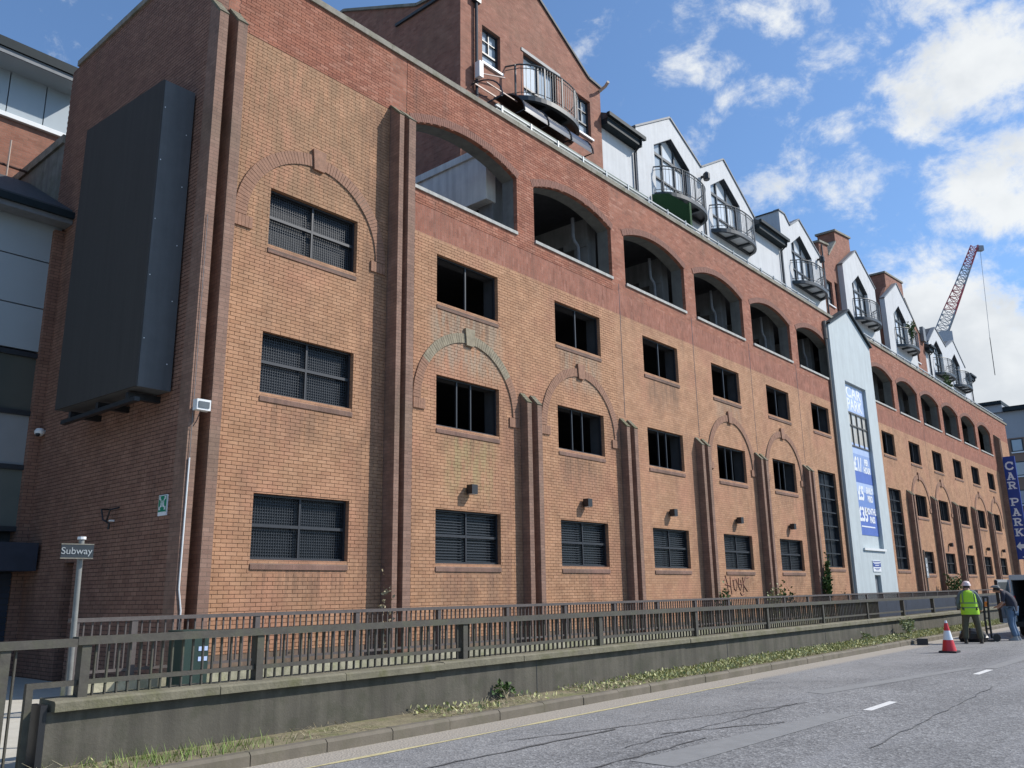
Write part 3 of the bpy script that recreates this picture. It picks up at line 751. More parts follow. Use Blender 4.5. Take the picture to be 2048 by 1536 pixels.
def balcony(parent, cx, hw_=1.78, pj=.80, zf=17.18, steel=None, solid=False, rail_h=1.12):
    steel = steel or BALC
    N = 18
    def P(t, k=1.0): 
        u = -1+2*t; return (cx+hw_*u*k, HY-.002-pj*k*(1-abs(u)**2.6)**.62 if abs(u) < 1 else HY-.002)
    pts = [P(i/N) for i in range(N+1)]
    inn_ = [(cx+(x-cx)*.93, HY-(HY-y)*.86) for x, y in pts]
    sl = MB()
    for i in range(N):
        a, b, c, d = pts[i], pts[i+1], inn_[i+1], inn_[i]
        sl.add([(a[0],a[1],zf),(b[0],b[1],zf),(c[0],c[1],zf),(d[0],d[1],zf),(a[0],a[1],zf+.17),(b[0],b[1],zf+.17),(c[0],c[1],zf+.2),(d[0],d[1],zf+.2)],
               [(0,3,2,1),(4,5,6,7),(0,1,5,4),(2,3,7,6)])
    for x in (-.97, -.34, .34, .97): 
        xx = cx+hw_*x*.93; yy = HY-pj*.86*(1-abs(x)**2.6)**.62
        if abs(x) < .9: sl.box(xx-.09, xx+.09, yy, HY-.003, zf+.01, zf+.16)
    sl.box(cx-hw_*.98, cx+hw_*.98, HY-.09, HY-.003, zf+.005, zf+.17)
    o = sl.build('balcony', steel, parent)
    MB().add([(x, y, zf+.12) for x, y in inn_] + [(x, y, zf+.18) for x, y in inn_], [tuple(range(N, -1, -1)), tuple(range(N+1, 2*N+2))]).build('balcony_floor', BLACK if solid else WHITEP, o)
    rl = MB(); ra = [(cx+(x-cx)*.985, HY-(HY-y)*.97) for x, y in pts]
    rl.tube([(x, y, zf+.2+rail_h) for x, y in ra], .028, 6); rl.tube([(x, y, zf+rail_h+.06) for x, y in ra], .014, 5); rl.tube([(x, y, zf+.29) for x, y in ra], .014, 5)
    rl.build('balcony_rail', plain('balcony_rail_steel', (.12,.145,.15), .45) if 'RAILM' not in globals() else RAILM, o, smooth=True)
    ba = MB(); tot = 0; nb_ = 30
    for i in range(1, nb_):
        x, y = P(i/nb_); x, y = cx+(x-cx)*.985, HY-(HY-y)*.97
        w = .03 if i in (1, 8, 15, 22, 29) else .009
        ba.box(x-w, x+w, y-w*.6, y+w*.6, zf+.2, zf+.2+rail_h)
    tag(ba.build('baluster', steel, o), kind='stuff')
    return o
RAILM = plain('balcony_rail_steel', (.045,.055,.06), .5)
# ---- brick gable house over the second bay
H1 = thing('brick_apartment_house', (20.3, HY, ZB), 'red brick gabled flats with a curved balcony over the near end of the car park', 'building')
o1 = [(16.5,ZB),(24.15,ZB),(24.15,20.3),(23.4,20.35),(20.45,22.1),(17.4,20.35),(16.5,20.25)]
MB().plate(o1, [rect(17.5,18.38,18.05,19.42), rect(19.56,21.42,17.3,19.5), rect(22.62,23.45,17.85,19.4), rect(21.3,23.6,14.4,16.5)], HY, HY+.2).build('front_wall', HOUSE, H1)
sidep = [(HY+.202,14.24),(26,14.24),(26,22.35),(21.9,22.35),(18.0,20.55),(HY+.202,20.3)]
MB().plate(sidep, [], 16.5, 16.7, axis='X').build('side_wall', HOUSE, H1)
MB().plate([(HY+.202,ZB),(26,ZB),(26,20.2),(HY+.202,20.2)], [], 23.95, 24.15, axis='X').build('side_wall', HOUSE, H1)
rf = MB(); strip_roof(rf, [(16.42,20.25),(17.4,20.36),(20.45,22.11),(23.4,20.36),(24.24,20.3)], HY-.06, 19.0, .09)
rf.build('roof', SLATE, H1)
rp = MB(); 
for a, b in zip([(18.0,20.55),(21.9,22.35)], [(21.9,22.35),(26,22.35)]): rp.bar((16.6,a[0],a[1]+.05),(16.6,b[0],b[1]+.05), .34, .1)
rp.bar((16.6,HY,20.36),(16.6,18.02,20.6), .34, .1); rp.build('parapet_coping', COPE, H1)
MB().box(16.702,23.948,18.5,25.9,14.3,20.1).build('core', HOUSE, H1)
sash(H1, 17.5, 18.38, 18.05, 19.42, HY); sash(H1, 22.62, 23.45, 17.85, 19.4, HY)
fd = MB()
for x in (19.56, 20.44, 21.34): fd.box(x,x+.08,HY+.1,HY+.16,17.3,19.5)
for z in (17.3, 18.25, 19.42): fd.box(19.64,21.34,HY+.104,HY+.156,z,z+.07)
fdo = fd.build('window', DARK, H1)
MB().box(19.64,20.44,HY+.17,HY+.18,17.3,19.45).build('pane', PANEW, fdo); MB().box(20.46,21.34,HY+.17,HY+.18,17.3,19.45).build('pane', PANE, fdo)
MB().box(19.45,21.6,HY-.03,HY+.09,19.502,19.62).build('lintel', LEAD, H1)
gd = MB()
for x in (21.3, 22.4, 23.52): gd.box(x,x+.08,HY+.08,HY+.14,14.4,16.5)
gd.box(21.38,23.52,HY+.084,HY+.136,16.43,16.5)
gdo = gd.build('terrace_door', plain('pale_green_frame', (.33,.40,.36), .5), H1)
MB().box(21.38,23.52,HY+.15,HY+.16,14.4,16.43).build('pane', PANED, gdo)
MB().box(17.51,18.37,HY+.21,HY+.25,18.06,19.41).build('blind', WHITEP, H1)
balcony(H1, 20.4, 1.8, 1.0, 17.12, solid=True, rail_h=1.12)
dpm = MB(); dpm.box(17.0,17.3,HY-.16,HY-.01,20.0,20.28); dpm.tube([(17.15,HY-.08,20.0),(17.15,HY-.08,14.4)], .05, 8); dpm.build('downpipe', DARK, H1, smooth=False)
# curved canopy over the terrace door
CN = thing('canopy', (20, 15.3, 16.3), 'glossy black curved canopy hung under the brick house balcony', 'canopy')
GLB = plain('smoked_sheet', (.028,.024,.024), .18, .15, 3, spec=.8)
for k in range(3):
    xa, xb = 18.0+1.2*k, 18.0+1.2*k+1.17; mb = MB(); n = 10; pr_ = []
    for i in range(n+1):
        t = i/n; pr_.append((HY-.05-1.25*math.sin(t*math.pi/2), 16.02+.92*math.cos(t*math.pi/2)))
    for (a, b) in zip(pr_, pr_[1:]):
        mb.add([(xa,a[0],a[1]),(xb,a[0],a[1]),(xb,b[0],b[1]),(xa,b[0],b[1]),(xa,a[0],a[1]-.02),(xb,a[0],a[1]-.02),(xb,b[0],b[1]-.02),(xa,b[0],b[1]-.02)], [(0,1,2,3),(7,6,5,4),(0,3,7,4),(1,5,6,2)])
    mb.build('canopy_sheet', GLB, CN, smooth=True)
cbm = MB()
for x in (16.95, 17.98, 19.185, 20.385, 21.6):
    cbm.tube([(x,HY-.04-1.28*math.sin(i/8*math.pi/2),16.01+.94*math.cos(i/8*math.pi/2)) for i in range(9)], .025, 5)
    cbm.bar((x,HY-.02,16.03),(x,HY-1.28,16.03), .03); cbm.bar((x,HY-.02,16.65),(x,HY-.7,16.23), .025)
tag(cbm.build('canopy_bracket', DARK, CN), kind='stuff')
cb2 = MB()
for q in ((.1,16.94),(.62,16.75),(.95,16.42)): cb2.bar((16.95,HY-q[0]-.05,q[1]),(18.0,HY-q[0]-.05,q[1]), .03)
cb2.bar((16.95,HY-.12,16.98),(21.6,HY-.12,16.98), .035); tag(cb2.build('canopy_rod', plain('copper_rod', (.34,.22,.17), .5), CN), kind='stuff')
# ---- white houses
def eave_block(T, x0, x1, ze, m_=RENDER_):
    MB().plate(rect(x0, x1, ZB, ze), [], HY+.10, HY+.3).build('front_wall', m_, T)
    mb = MB(); mb.add([(x0,HY-.28,ze-.02),(x1,HY-.28,ze-.02),(x1,HY+.12,ze-.02),(x0,HY+.12,ze-.02),(x0,HY-.28,ze+.16),(x1,HY-.28,ze+.16),(x1,20.0,ze+2.3),(x0,20.0,ze+2.3)],
              [(0,3,2,1),(0,1,5,4),(4,5,6,7),(1,2,6,5),(3,0,4,7),(2,3,7,6)])
    mb.build('roof', SLATE, T)
    g_ = MB().box(x0-.05,x1+.1,HY-.42,HY-.285,ze+.02,ze+.17); g_.box(x0,x1,HY-.27,HY+.09,ze-.26,ze-.025); g_.build('gutter', GUTTER, T)
    d_ = MB().tube([(x1-.12,HY-.34,ze+.03),(x1-.12,HY-.3,ze-.2),(x1-.12,HY+.02,ze-.45),(x1-.12,HY+.02,ZB+.05)], .045, 8); d_.build('downpipe', DARK, T, smooth=True)
def gabled(T, outline, tops, wins_, m_, y=HY, yb=HB, core=None, roofback=None):
    MB().plate(outline, [[(c-w/2,z0),(c+w/2,z0),(c+w/2,ze),(c,za),(c-w/2,ze)] for c, w, z0, ze, za in wins_], y, y+.19).build('front_wall', m_, T)
    for w_ in wins_: gable_window(T, *w_, y)
    mb = MB(); strip_roof(mb, tops, y-.05, y+.26, .08); mb.build('gable_coping', LEAD, T)
    mb = MB(); strip_roof(mb, tops, y+.262, roofback or yb, .05); mb.build('roof', SLATE, T)
    x0 = min(p[0] for p in outline); x1 = max(p[0] for p in outline)
    zl = [p[1] for p in outline if abs(p[0]-x0) < .01]; zr = [p[1] for p in outline if abs(p[0]-x1) < .01]
    MB().box(x0,x0+.2,y+.192,yb,ZB,max(zl)).build('side_wall', m_, T); MB().box(x1-.2,x1,y+.192,yb,ZB,max(zr)).build('side_wall', m_, T)
    MB().box(x0+.21,x1-.21,y+.6,yb,ZB,min(max(zl), max(zr))-.1).build('core', INNER, T)
HA = thing('white_apartment_house', (30, HY, ZB), 'white rendered flats with twin gables and two curved balconies beside the brick gabled house', 'building')
eave_block(HA, 24.17, 26.6, 19.0)
gabled(HA, [(26.62,ZB),(37.3,ZB),(37.3,19.5),(34.4,21.42),(32.05,20.1),(29.45,21.4),(26.62,19.75)], [(26.55,19.72),(29.45,21.41),(32.05,20.1),(34.4,21.43),(37.38,19.46)],
       [(29.47,2.98,17.3,19.55,20.45), (34.35,2.95,17.3,19.55,20.45)], RENDER_)
balcony(HA, 29.75, 1.95, .85, 17.14, solid=True); balcony(HA, 34.55, 1.95, .85, 17.14)
MB().tube([(32.0,HY-.06,19.2),(32.0,HY-.06,14.4)], .045, 8).build('downpipe', DARK, HA, smooth=True)
HC = thing('white_apartment_house', (42.5, HY, ZB), 'white rendered flats with one gable, a raised shoulder and low eaves, second along the roof', 'building')
eave_block(HC, 37.32, 40.6, 19.1)
gabled(HC, [(40.62,ZB),(46.2,ZB),(46.2,19.9),(43.3,21.36),(41.9,20.55),(41.3,21.0),(40.62,21.0)], [(40.55,21.0),(41.3,21.01),(41.9,20.56),(43.3,21.37),(46.2,19.9)],
       [(43.25,2.85,17.3,19.5,20.42)], RENDER_)
balcony(HC, 43.45, 1.95, .85, 17.14)
# ---- brick gables with tall square shoulders
H2 = thing('brick_apartment_house', (49, HY, ZB), 'brown brick gabled flats with a square chimney block beside the white single gable', 'building')
bo = [(46.22,ZB),(52.4,ZB),(52.4,21.6),(51.7,21.9),(51.7,22.95),(49.1,22.62),(49.1,21.9),(47.6,20.6),(47.6,21.2),(46.22,21.0)]
MB().plate(bo, [rect(46.7,47.7,17.4,18.9), rect(48.1,48.7,17.2,19.1)], HY+.05, HY+.25).build('front_wall', HOUSE, H2)
mb = MB(); strip_roof(mb, [(46.15,21.0),(47.65,21.21)], HY-.04, HY+1.2, .12); strip_roof(mb, [(47.62,20.6),(49.1,21.9)], HY, HY+.5, .1); strip_roof(mb, [(49.0,22.6),(51.8,22.97)], HY-.04, HY+1.2, .12); mb.build('gable_coping', COPE, H2)
MB().box(46.24,47.58,HY+.252,HY+1.1,ZB,20.98).build('chimney_block', HOUSE, H2); MB().box(49.12,51.68,HY+.252,HY+1.1,ZB,22.6).build('chimney_block', HOUSE, H2)
MB().box(46.3,52.3,HY+1.11,HB,ZB,20.5).build('core', HOUSE, H2)
sash(H2, 46.7, 47.7, 17.4, 18.9, HY+.05, glassm=PANEW); sash(H2, 48.1, 48.7, 17.2, 19.1, HY+.05)
MB().tube([(46.45,HY-.02,20.9),(46.45,HY-.02,14.4)], .05, 8).build('downpipe', DARK, H2)
HD = thing('white_apartment_house', (51.7, 15.6, ZB), 'tall white gabled flats standing just right of the white stair tower top', 'building')
gabled(HD, [(48.9,ZB),(54.6,ZB),(54.6,20.3),(51.55,21.95),(48.9,20.35)], [(48.82,20.32),(51.55,21.97),(54.68,20.28)], [(51.6,2.75,17.3,19.5,20.4)], RENDER_, y=15.72, yb=HY+.04)
balcony(HD, 51.8, 1.9, 1.1, 17.14)
HE = thing('white_apartment_house', (59.6, 15.6, ZB), 'white gabled flats with plants on the balcony, in front of the far brick gable', 'building')
gabled(HE, [(56.5,ZB),(62.6,ZB),(62.6,20.2),(59.6,22.0),(56.5,20.2)], [(56.42,20.17),(59.6,22.02),(62.7,20.15)], [(59.5,2.75,17.3,19.5,20.4)], RENDER_, y=15.72, yb=HY+.04)
balcony(HE, 59.7, 1.9, 1.1, 17.14)
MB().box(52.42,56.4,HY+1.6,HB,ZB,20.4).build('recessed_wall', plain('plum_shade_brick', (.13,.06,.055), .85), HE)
MB().box(52.42,56.45,HY+.9,HY+1.595,20.0,20.25).build('gutter', GUTTER, HE)
mbd = MB().tube([(55.9,HY+1.5,20),(55.9,HY+1.5,14.4)], .06, 8); mbd.tube([(56.2,HY+1.5,20),(56.2,HY+1.5,14.4)], .06, 8); tag(mbd.build('downpipe', DARK, HE), kind='stuff')
H3 = thing('brick_apartment_house', (62, HY, ZB), 'far brick gabled flats whose chimney block rises behind a white gable', 'building')
bo = [(56.6,ZB),(66.2,ZB),(66.2,19.7),(65.0,19.75),(62.4,21.7),(62.4,22.9),(58.4,22.6),(58.4,21.6),(56.6,20.0)]
MB().plate(bo, [rect(63.6,64.4,17.3,18.9)], HY+.05, HY+.25).build('front_wall', HOUSE, H3)
mb = MB(); strip_roof(mb, [(58.3,22.58),(62.5,22.92)], HY-.02, HY+1.2, .12); strip_roof(mb, [(62.4,21.75),(65.0,19.8),(66.3,19.75)], HY, HY+.5, .1); mb.build('gable_coping', COPE, H3)
MB().box(58.42,62.38,HY+.252,HY+1.1,ZB,22.55).build('chimney_block', HOUSE, H3); MB().box(56.7,66.1,HY+1.11,HB,ZB,19.5).build('core', HOUSE, H3)
MB().box(65.4,66.0,HY-.2,HY+.04,19.2,20.3).build('chimney_block', LEAD, H3)
sash(H3, 63.6, 64.4, 17.3, 18.9, HY+.05)
HF = thing('white_apartment_house', (72, HY, ZB), 'farthest white flats with twin gables at the end of the roof', 'building')
eave_block(HF, 66.22, 67.3, 18.9)
gabled(HF, [(67.32,ZB),(78.0,ZB),(78.0,19.6),(75.0,21.3),(72.4,20.2),(69.7,21.2),(67.32,19.6)], [(67.25,19.58),(69.7,21.22),(72.4,20.22),(75.0,21.32),(78.1,19.55)],
       [(69.7,2.6,17.3,19.4,20.2), (75.0,2.6,17.3,19.4,20.2)], RENDER_)
balcony(HF, 69.9, 1.9, .85, 17.14); balcony(HF, 75.2, 1.9, .85, 17.14)
eave_block(HF, 78.05, 79.8, 18.9)
# lamps between the gables, hedge screen, terrace plants
def gable_lamp(x, y, z, label):
    T = thing('wall_lamp', (x, y, z), label, 'lamp', None)
    MB().box(x-.04,x+.04,y-.2,y-.001,z-.05,z+.05).build('bracket', BLACK, T)
    MB().lathe((x, y-.25, z-.22), [(.13,0),(.15,.05),(.15,.3),(.05,.4)], 12).build('lamp_head', BLACK, T)
gable_lamp(32.05, HY, 19.62, 'round black lamp between the two gables of the nearest white flats')
gable_lamp(45.6, HY, 19.7, 'round black lamp on the right shoulder of the white single gable')
HG = thing('hedge_screen', (26.9, 15.2, ZB), 'dark green artificial hedge screen on the terrace below the first white balcony', 'hedge')
MB().plate([(14.35,ZB),(15.95,ZB),(15.95,17.1),(15.2,16.9),(14.35,16.1)], [], 27.5, 27.58, axis='X').build('hedge_panel', GREENG, HG)
MB().box(27.47,27.61,14.31,14.39,ZB,16.2).build('post', GREENG, HG)
LX = thing('pipe_terminal', (24.15, 15.9, 20.2), 'small cream vent pipe sticking out at the right shoulder of the brick house', 'vent')
MB().tube([(24.1,15.99,20.15),(24.1,15.7,20.25),(24.0,15.5,20.3)], .06, 8).build('vent_pipe', plain('cream', (.5,.42,.33), .6), LX, smooth=True)
AE = thing('aerial_bracket', (17.2, 15.7, 17.6), 'white box and arm bracket on the downpipe of the brick house', 'bracket')
MB().box(17.05,17.22,15.7,15.9,17.2,17.75).build('box', WHITEP, AE); MB().bar((17.22,15.8,17.4),(18.3,15.75,17.75), .035).build('arm', plain('rusty_arm', (.3,.2,.17), .6), AE)

# ================================================================== BUILDINGS ON THE LEFT
LB = thing('office_building', (2, 20.3, 0), 'grey clad building with dark framed glazing and slate roof beside the brick side wall', 'building')
LY = 20.3
MB().box(-14,7.29,LY+.32,30,-.05,10.2).build('core', INNER, LB)
pz = [(7.12,8.13),(8.16,9.27),(9.30,10.22)]
pme_ = {}
for i, (a, b) in enumerate(pz):
    me = MB().box(0,2.38,0,.09,0,b-a).mesh('cladding_panel', PANEL)
    for k in range(9): inst('cladding_panel', me, LB, (7.26-2.38-2.4*k, LY, a))
PANEM = glass('office_pane_light', (.27,.29,.30), .05); PANEL_ = glass('office_pane_low', (.12,.14,.13), .05)  # lit interior behind the glass is painted into the paler pane colours
gl = MB()
for x in (7.20, 5.0, 2.8, .6, -1.6, -3.8): gl.box(x-.09,x+.09,LY-.02,LY+.10,2.82,7.1)
for z in (7.02, 5.68, 4.46, 3.12): gl.box(-6,7.10,LY-.016,LY+.09,z-.06,z+.05)
glo = gl.build('curtain_wall_frame', DARK, LB)
xs = [7.11, 5.09, 4.91, 2.89, 2.71, .69, .51, -1.51, -1.69, -3.71]
for i in range(0, 10, 2):
    for (a, b) in ((5.73,6.96),(4.51,5.62),(3.17,4.40)):
        MB().box(xs[i+1],xs[i],LY+.05,LY+.06,a,b).build('pane', {5.73: PANEO, 4.51: PANEM, 3.17: PANEL_}[a], glo)
ifl = MB()
ifl.box(6.75,7.02,LY+.2,LY+.3,2.9,6.9)
for k in range(4): ifl.box(6.15+.12*k,6.27+.12*k,LY+.22,LY+.3,4.46+.0,4.9-.1*k)
MB().box(-14,7.29,LY-.1,LY+.34,10.24,10.34).build('soffit', PANEL, LB)
ro = MB(); ro.add([(-14,19.86,10.36),(7.28,19.86,10.36),(7.28,19.86,10.55),(-14,19.86,10.55),(-14,23.0,12.35),(7.28,23.0,12.35)], [(0,1,2,3),(3,2,5,4)])
ro.build('roof', SLATE, LB)
for k in range(7):
    t0 = k/7; y = 19.86+3.14*t0; z = 10.56+1.8*t0
    MB().add([(-14,y,z+.012),(7.27,y,z+.012),(7.27,y+.46,z+.275),(-14,y+.46,z+.275),(-14,y,z-.01),(7.27,y,z-.01)], [(0,1,2,3),(4,5,1,0)]).build('slate_course', SLATE, LB)
MB().box(-14,7.28,19.70,19.86,10.30,10.46).build('gutter', GUTTER, LB); MB().box(-14,7.28,19.78,20.2,10.18,10.30).build('fascia', LEAD, LB)
cn = MB(); cn.box(-10,7.22,19.4,LY-.03,2.2,2.78); cn.build('shutter_box', NAVY, LB)
for k in range(16): MB().box(-10,7.05,LY-.09,LY-.05,.10+.13*k,.21+.13*k).build('shutter_slat', NAVY, LB)
MB().box(-10,7.05,LY-.045,LY-.04,.09,2.2).build('shutter_back', DARK, LB)
MB().box(7.06,7.288,LY-.14,LY+.3,-.05,10.1).build('brick_pier', SIDE, LB)
UB = thing('brick_office_building', (0, 24.3, 0), 'taller brick building with a band of pale grey panels behind the slate roof', 'building')
UY = 24.2
MB().box(-20,8.6,UY,34,-.05,14.6).build('brick_wall', HOUSE, UB)
MB().box(-20,8.6,UY-.12,UY+.2,14.61,14.74).build('ledge', WHITEP, UB)
me = MB().box(0,.93,0,.1,0,1.28).mesh('cladding_panel', PANEL)
for k in range(26): inst('cladding_panel', me, UB, (7.82-.96*k, UY+.02, 14.78))
MB().box(-20,8.6,UY+.13,33,14.75,16.05).build('backing', DARK, UB)
MB().box(-20,8.7,UY-.75,UY+.3,16.06,16.14).build('soffit', PANEL, UB)
MB().box(-20,8.7,UY-.80,UY-.755,16.06,16.22).build('fascia', LEAD, UB)
ro = MB(); ro.add([(-20,UY-.86,16.225),(8.7,UY-.86,16.225),(8.7,UY-.86,16.5),(-20,UY-.86,16.5),(-20,30,18.2),(8.7,30,18.2),(-20,30,16.225),(8.7,30,16.225)], [(0,1,2,3),(3,2,5,4),(0,6,7,1),(1,7,5,2)])
ro.build('roof', GUTTER, UB)
SR = thing('guard_rail', (6, 22.6, 12.1), 'rusty scaffold guard rail on the slate roof at far left', 'railing')
PIPEM = plain('scaffold_pipe', (.42,.33,.27), .5, .2); 
MB().tube([(-6,23.2,12.9),(7.25,23.2,12.75)], .035, 6).build('rail', plain('rust', (.07,.03,.02), .8), SR)
MB().tube([(-6,23.0,12.38),(7.25,23.0,12.33)], .025, 6).build('rail', PIPEM, SR)
for x in (6.75, 4.3, 1.8): MB().tube([(x,23.1,12.0),(x,23.1,13.45)], .022, 6).build('post', PIPEM, SR)

# ================================================================== THINGS ON THE WALLS
BB = thing('billboard', (7.0, 16, 5.2), 'tall blank dark grey display box on the shaded brick side wall', 'billboard')
b0, b1 = SX-.05, SX-.66
v = [(b1,14.32,5.22),(b1,17.75,5.3),(b0,17.75,5.3),(b0,14.32,5.22),(b1,14.32,11.28),(b1,17.75,11.55),(b0,17.75,11.55),(b0,14.32,11.28)]
MB().add(v, [(0,1,2,3),(7,6,5,4),(0,3,7,4),(2,1,5,6),(3,2,6,7)]).build('case', LEDS, BB)
MB().add([(b1-.03,14.32,5.22),(b1-.03,17.75,5.3),(b1-.03,17.75,11.55),(b1-.03,14.32,11.28),(b1-.003,14.32,5.22),(b1-.003,17.75,5.3),(b1-.003,17.75,11.55),(b1-.003,14.32,11.28)], [(0,3,2,1),(0,4,7,3),(1,2,6,5),(0,1,5,4),(2,3,7,6)]).build('screen', LEDM, BB)
for y in (14.8, 16.0, 17.2): MB().box(b1+.05,SX-.002,y-.05,y+.05,5.08,5.2).build('bracket', BLACK, BB)
MB().box(b1+.05,b1+.15,14.5,17.6,5.0,5.078).build('bracket_rail', BLACK, BB)
bt = MB()
for z in (6.1, 7.3, 8.4, 9.6, 10.7):
    bt.box(b1+.03,b1+.045,14.308,14.319,z,z+.016); bt.box(b0-.12,b0-.105,14.308,14.319,z-.4,z-.384)
tag(bt.build('bolt', WHITES, BB), kind='stuff')
MB().box(b0+.002,SX-.002,14.40,14.6,5.3,11.2).build('mounting_frame', BLACK, BB)
FLD = thing('floodlight', (7.4, 13.5, 4.85), 'small cream floodlight at the corner of the brick building', 'lamp')
MB().box(7.27,7.53,13.38,13.52,4.76,4.95).build('housing', WHITEP, FLD); MB().box(7.30,7.50,13.365,13.379,4.80,4.91).build('lens', plain('lamp_lens', (.12,.13,.13), .2), FLD)
MB().box(7.36,7.42,13.525,FY-.385,4.82,4.88).build('arm', BLACK, FLD); MB().tube([(7.4,13.5,4.75),(7.38,13.55,4.6),(7.345,13.6,4.5)], .008, 5).build('cable', BLACK, FLD)
DC = thing('dome_camera', (7.25, 20.0, 5.2), 'white dome security camera on the brick wall next to the glazing', 'camera')
MB().lathe((7.19, 20.0, 5.14), [(.04,0),(.10,.05),(.11,.11),(.07,.17)], 16).build('housing', WHITEP, DC, smooth=True)
MB().lathe((7.14, 19.95, 5.12), [(.02,0),(.05,.03),(.05,.07)], 12).build('lens', BLACK, DC); MB().box(7.19,7.298,19.96,20.04,5.2,5.28).build('bracket', WHITEP, DC)
GS = thing('assembly_point_sign', (7.28, 14.3, 3.2), 'green fire assembly point sign on the shaded brick side wall', 'sign')
MB().box(7.268,7.289,14.15,14.45,3.0,3.36).build('backing', WHITES, GS); MB().box(7.263,7.2675,14.165,14.435,3.06,3.345).build('face', GREENS, GS)
sg = MB()
for dy, dz in ((-.085,.09),(.085,.09),(-.085,-.075),(.085,-.075)):
    cy, cz = 14.3+dy, 3.21+dz; s1 = 1 if dy > 0 else -1; s2 = 1 if dz > 0 else -1
    sg.add([(7.2615,cy+s1*.035,cz+s2*.035),(7.2615,cy-s1*.03,cz+s2*.035),(7.2615,cy+s1*.035,cz-s2*.03)], [(0,1,2)]); sg.add([(7.2615,cy+s1*.02,cz-s2*.0),(7.2615,cy+s1*.0,cz+s2*.02),(7.2615,cy-s1*.045,cz-s2*.025),(7.2615,cy-s1*.025,cz-s2*.045)], [(0,1,2,3)])
for dy in (-.045,0,.045):
    sg.box(7.261,7.262,14.3+dy-.014,14.3+dy+.014,3.15,3.23); sg.box(7.261,7.262,14.3+dy-.011,14.3+dy+.011,3.235,3.26)
sg.box(7.261,7.262,14.18,14.42,3.055,3.065)
tag(sg.build('pictogram', WHITES, GS), kind='stuff')
WB = thing('wall_bracket', (7.2, 16.2, 3.1), 'broken dark metal light bracket on the shaded side wall', 'bracket')
wb = MB().tube([(7.29,16.35,3.26),(7.1,16.3,3.24),(7.12,16.25,3.05),(7.2,16.15,2.98)], .018, 6); wb.tube([(7.29,15.98,3.27),(7.14,16.03,3.22),(7.15,16.16,3.03)], .018, 6); wb.tube([(7.2,16.15,2.99),(7.2,16.16,2.87)], .02, 6)
tag(wb.build('arm', BLACK, WB), kind='stuff'); MB().box(7.12,7.2,15.94,16.0,3.0,3.03).build('clip', WHITEP, WB)
# wall lights over the ground floor windows
wl_b = MB().box(-.10,.10,-.24,-.06,-.12,.10).mesh('lamp_body', BLACK); wl_a = MB().box(-.04,.04,-.06,0,-.05,.05).mesh('arm', BLACK); wl_l = MB().box(-.08,.08,-.22,-.08,-.128,-.121).mesh('lens', WHITES)
LBL = ['box wall light over the nearest louvred window, right of the full height pilasters', 'box wall light one bay right of the nearest one', 'box wall light on the bay without a blind arch, left of the graffiti', 'box wall light above the wall tagged with graffiti',
       'box wall light beside the climbing plant, last before the white tower', 'box wall light first bay right of the tall window past the tower', 'box wall light second bay past the white tower', 'box wall light third bay past the white tower', 'box wall light fourth bay past the white tower', 'box wall light nearest the blue blade sign']
for i, x in enumerate([w+1.08 for w in winX] + [w+1.0 for w in winXR]):
    if i == 5: continue
    T = thing('wall_light', (x, FY, 4.02), 'black ' + LBL[i], 'lamp', 'box wall lights above the ground floor windows')
    inst('lamp_body', wl_b, T, (x, FY, 4.02)); inst('arm', wl_a, T, (x, FY, 4.02)); inst('lens', wl_l, T, (x, FY, 4.02))

# ================================================================== BARRIER AND RAILINGS
BW = thing('barrier_wall', (20, 8.78, 0), 'low stained concrete wall with mossy coping between the road verge and the railings', 'wall')
MB().box(3.46,70,8.665,8.90,-.05,.595).build('wall', WALLC, BW)
MB().box(3.40,3.459,8.655,8.91,-.05,.66).build('wall_end', BLACK, BW)
for k in range(40):
    x0 = 3.50+1.68*k; x1 = min(x0+1.672, 70); j = random.uniform(-.006,.006)
    mb = MB(); y0, y1 = 8.585+random.uniform(-.006,.006), 8.955
    mb.add([(x0,y0,.597),(x1,y0,.597),(x1,y1,.597),(x0,y1,.597),(x0,y0,.672+j),(x1,y0,.672+j),(x1,y0+.03,.69+j),(x0,y0+.03,.69+j),(x1,y1,.70+j),(x0,y1,.70+j)],
           [(0,3,2,1),(0,1,5,4),(4,5,6,7),(7,6,8,9),(1,2,8,6,5),(3,0,4,7,9),(2,3,9,8)])
    mb.build('coping_stone', MOSSC, BW)
pp = MB()
for x in (10.6, 16.9, 22.3): pp.box(x-.006,x+.006,8.661,8.666,.0,.59)
tag(pp.build('wall_joint', DARK, BW), kind='stuff')
FR = thing('guard_railing', (15, 8.79, .7), 'near grey steel railing with thin balusters standing on the mossy concrete wall', 'railing')
posts = [3.08-3.4, 3.08, 3.80, 5.74] + [5.74+3.36*k for k in range(1, 18)]
for x in posts:
    z0 = .08 if x < 3.5 else .685
    MB().box(x-.045,x+.045,8.735,8.845,z0,1.172).build('post', GREYM, FR)
def rails(x0, x1, zt):
    MB().box(x0,x1,8.715,8.855,zt-.075,zt).build('rail', GREYM, FR)
rails(-6, 3.70, 1.235); rails(3.705, 62, 1.25)
ps = [3.80, 5.74] + [5.74+3.36*k for k in range(1, 18)]
for a, b in zip(ps, ps[1:]): MB().box(a+.05,b-.05,8.765,8.815,.805,.85).build('rail', GREYM, FR)
MB().box(3.30,3.75,8.765,8.815,.80,.85).build('rail', GREYM, FR); MB().box(3.30,3.36,8.76,8.82,.08,.80).build('post', GREYM, FR)
bal = MB().box(-.008,.008,-.016,.016,0,.475).mesh('baluster', GREYM); bal2 = MB().box(-.008,.008,-.016,.016,0,1.07).mesh('baluster', GREYM)
cnt = 0
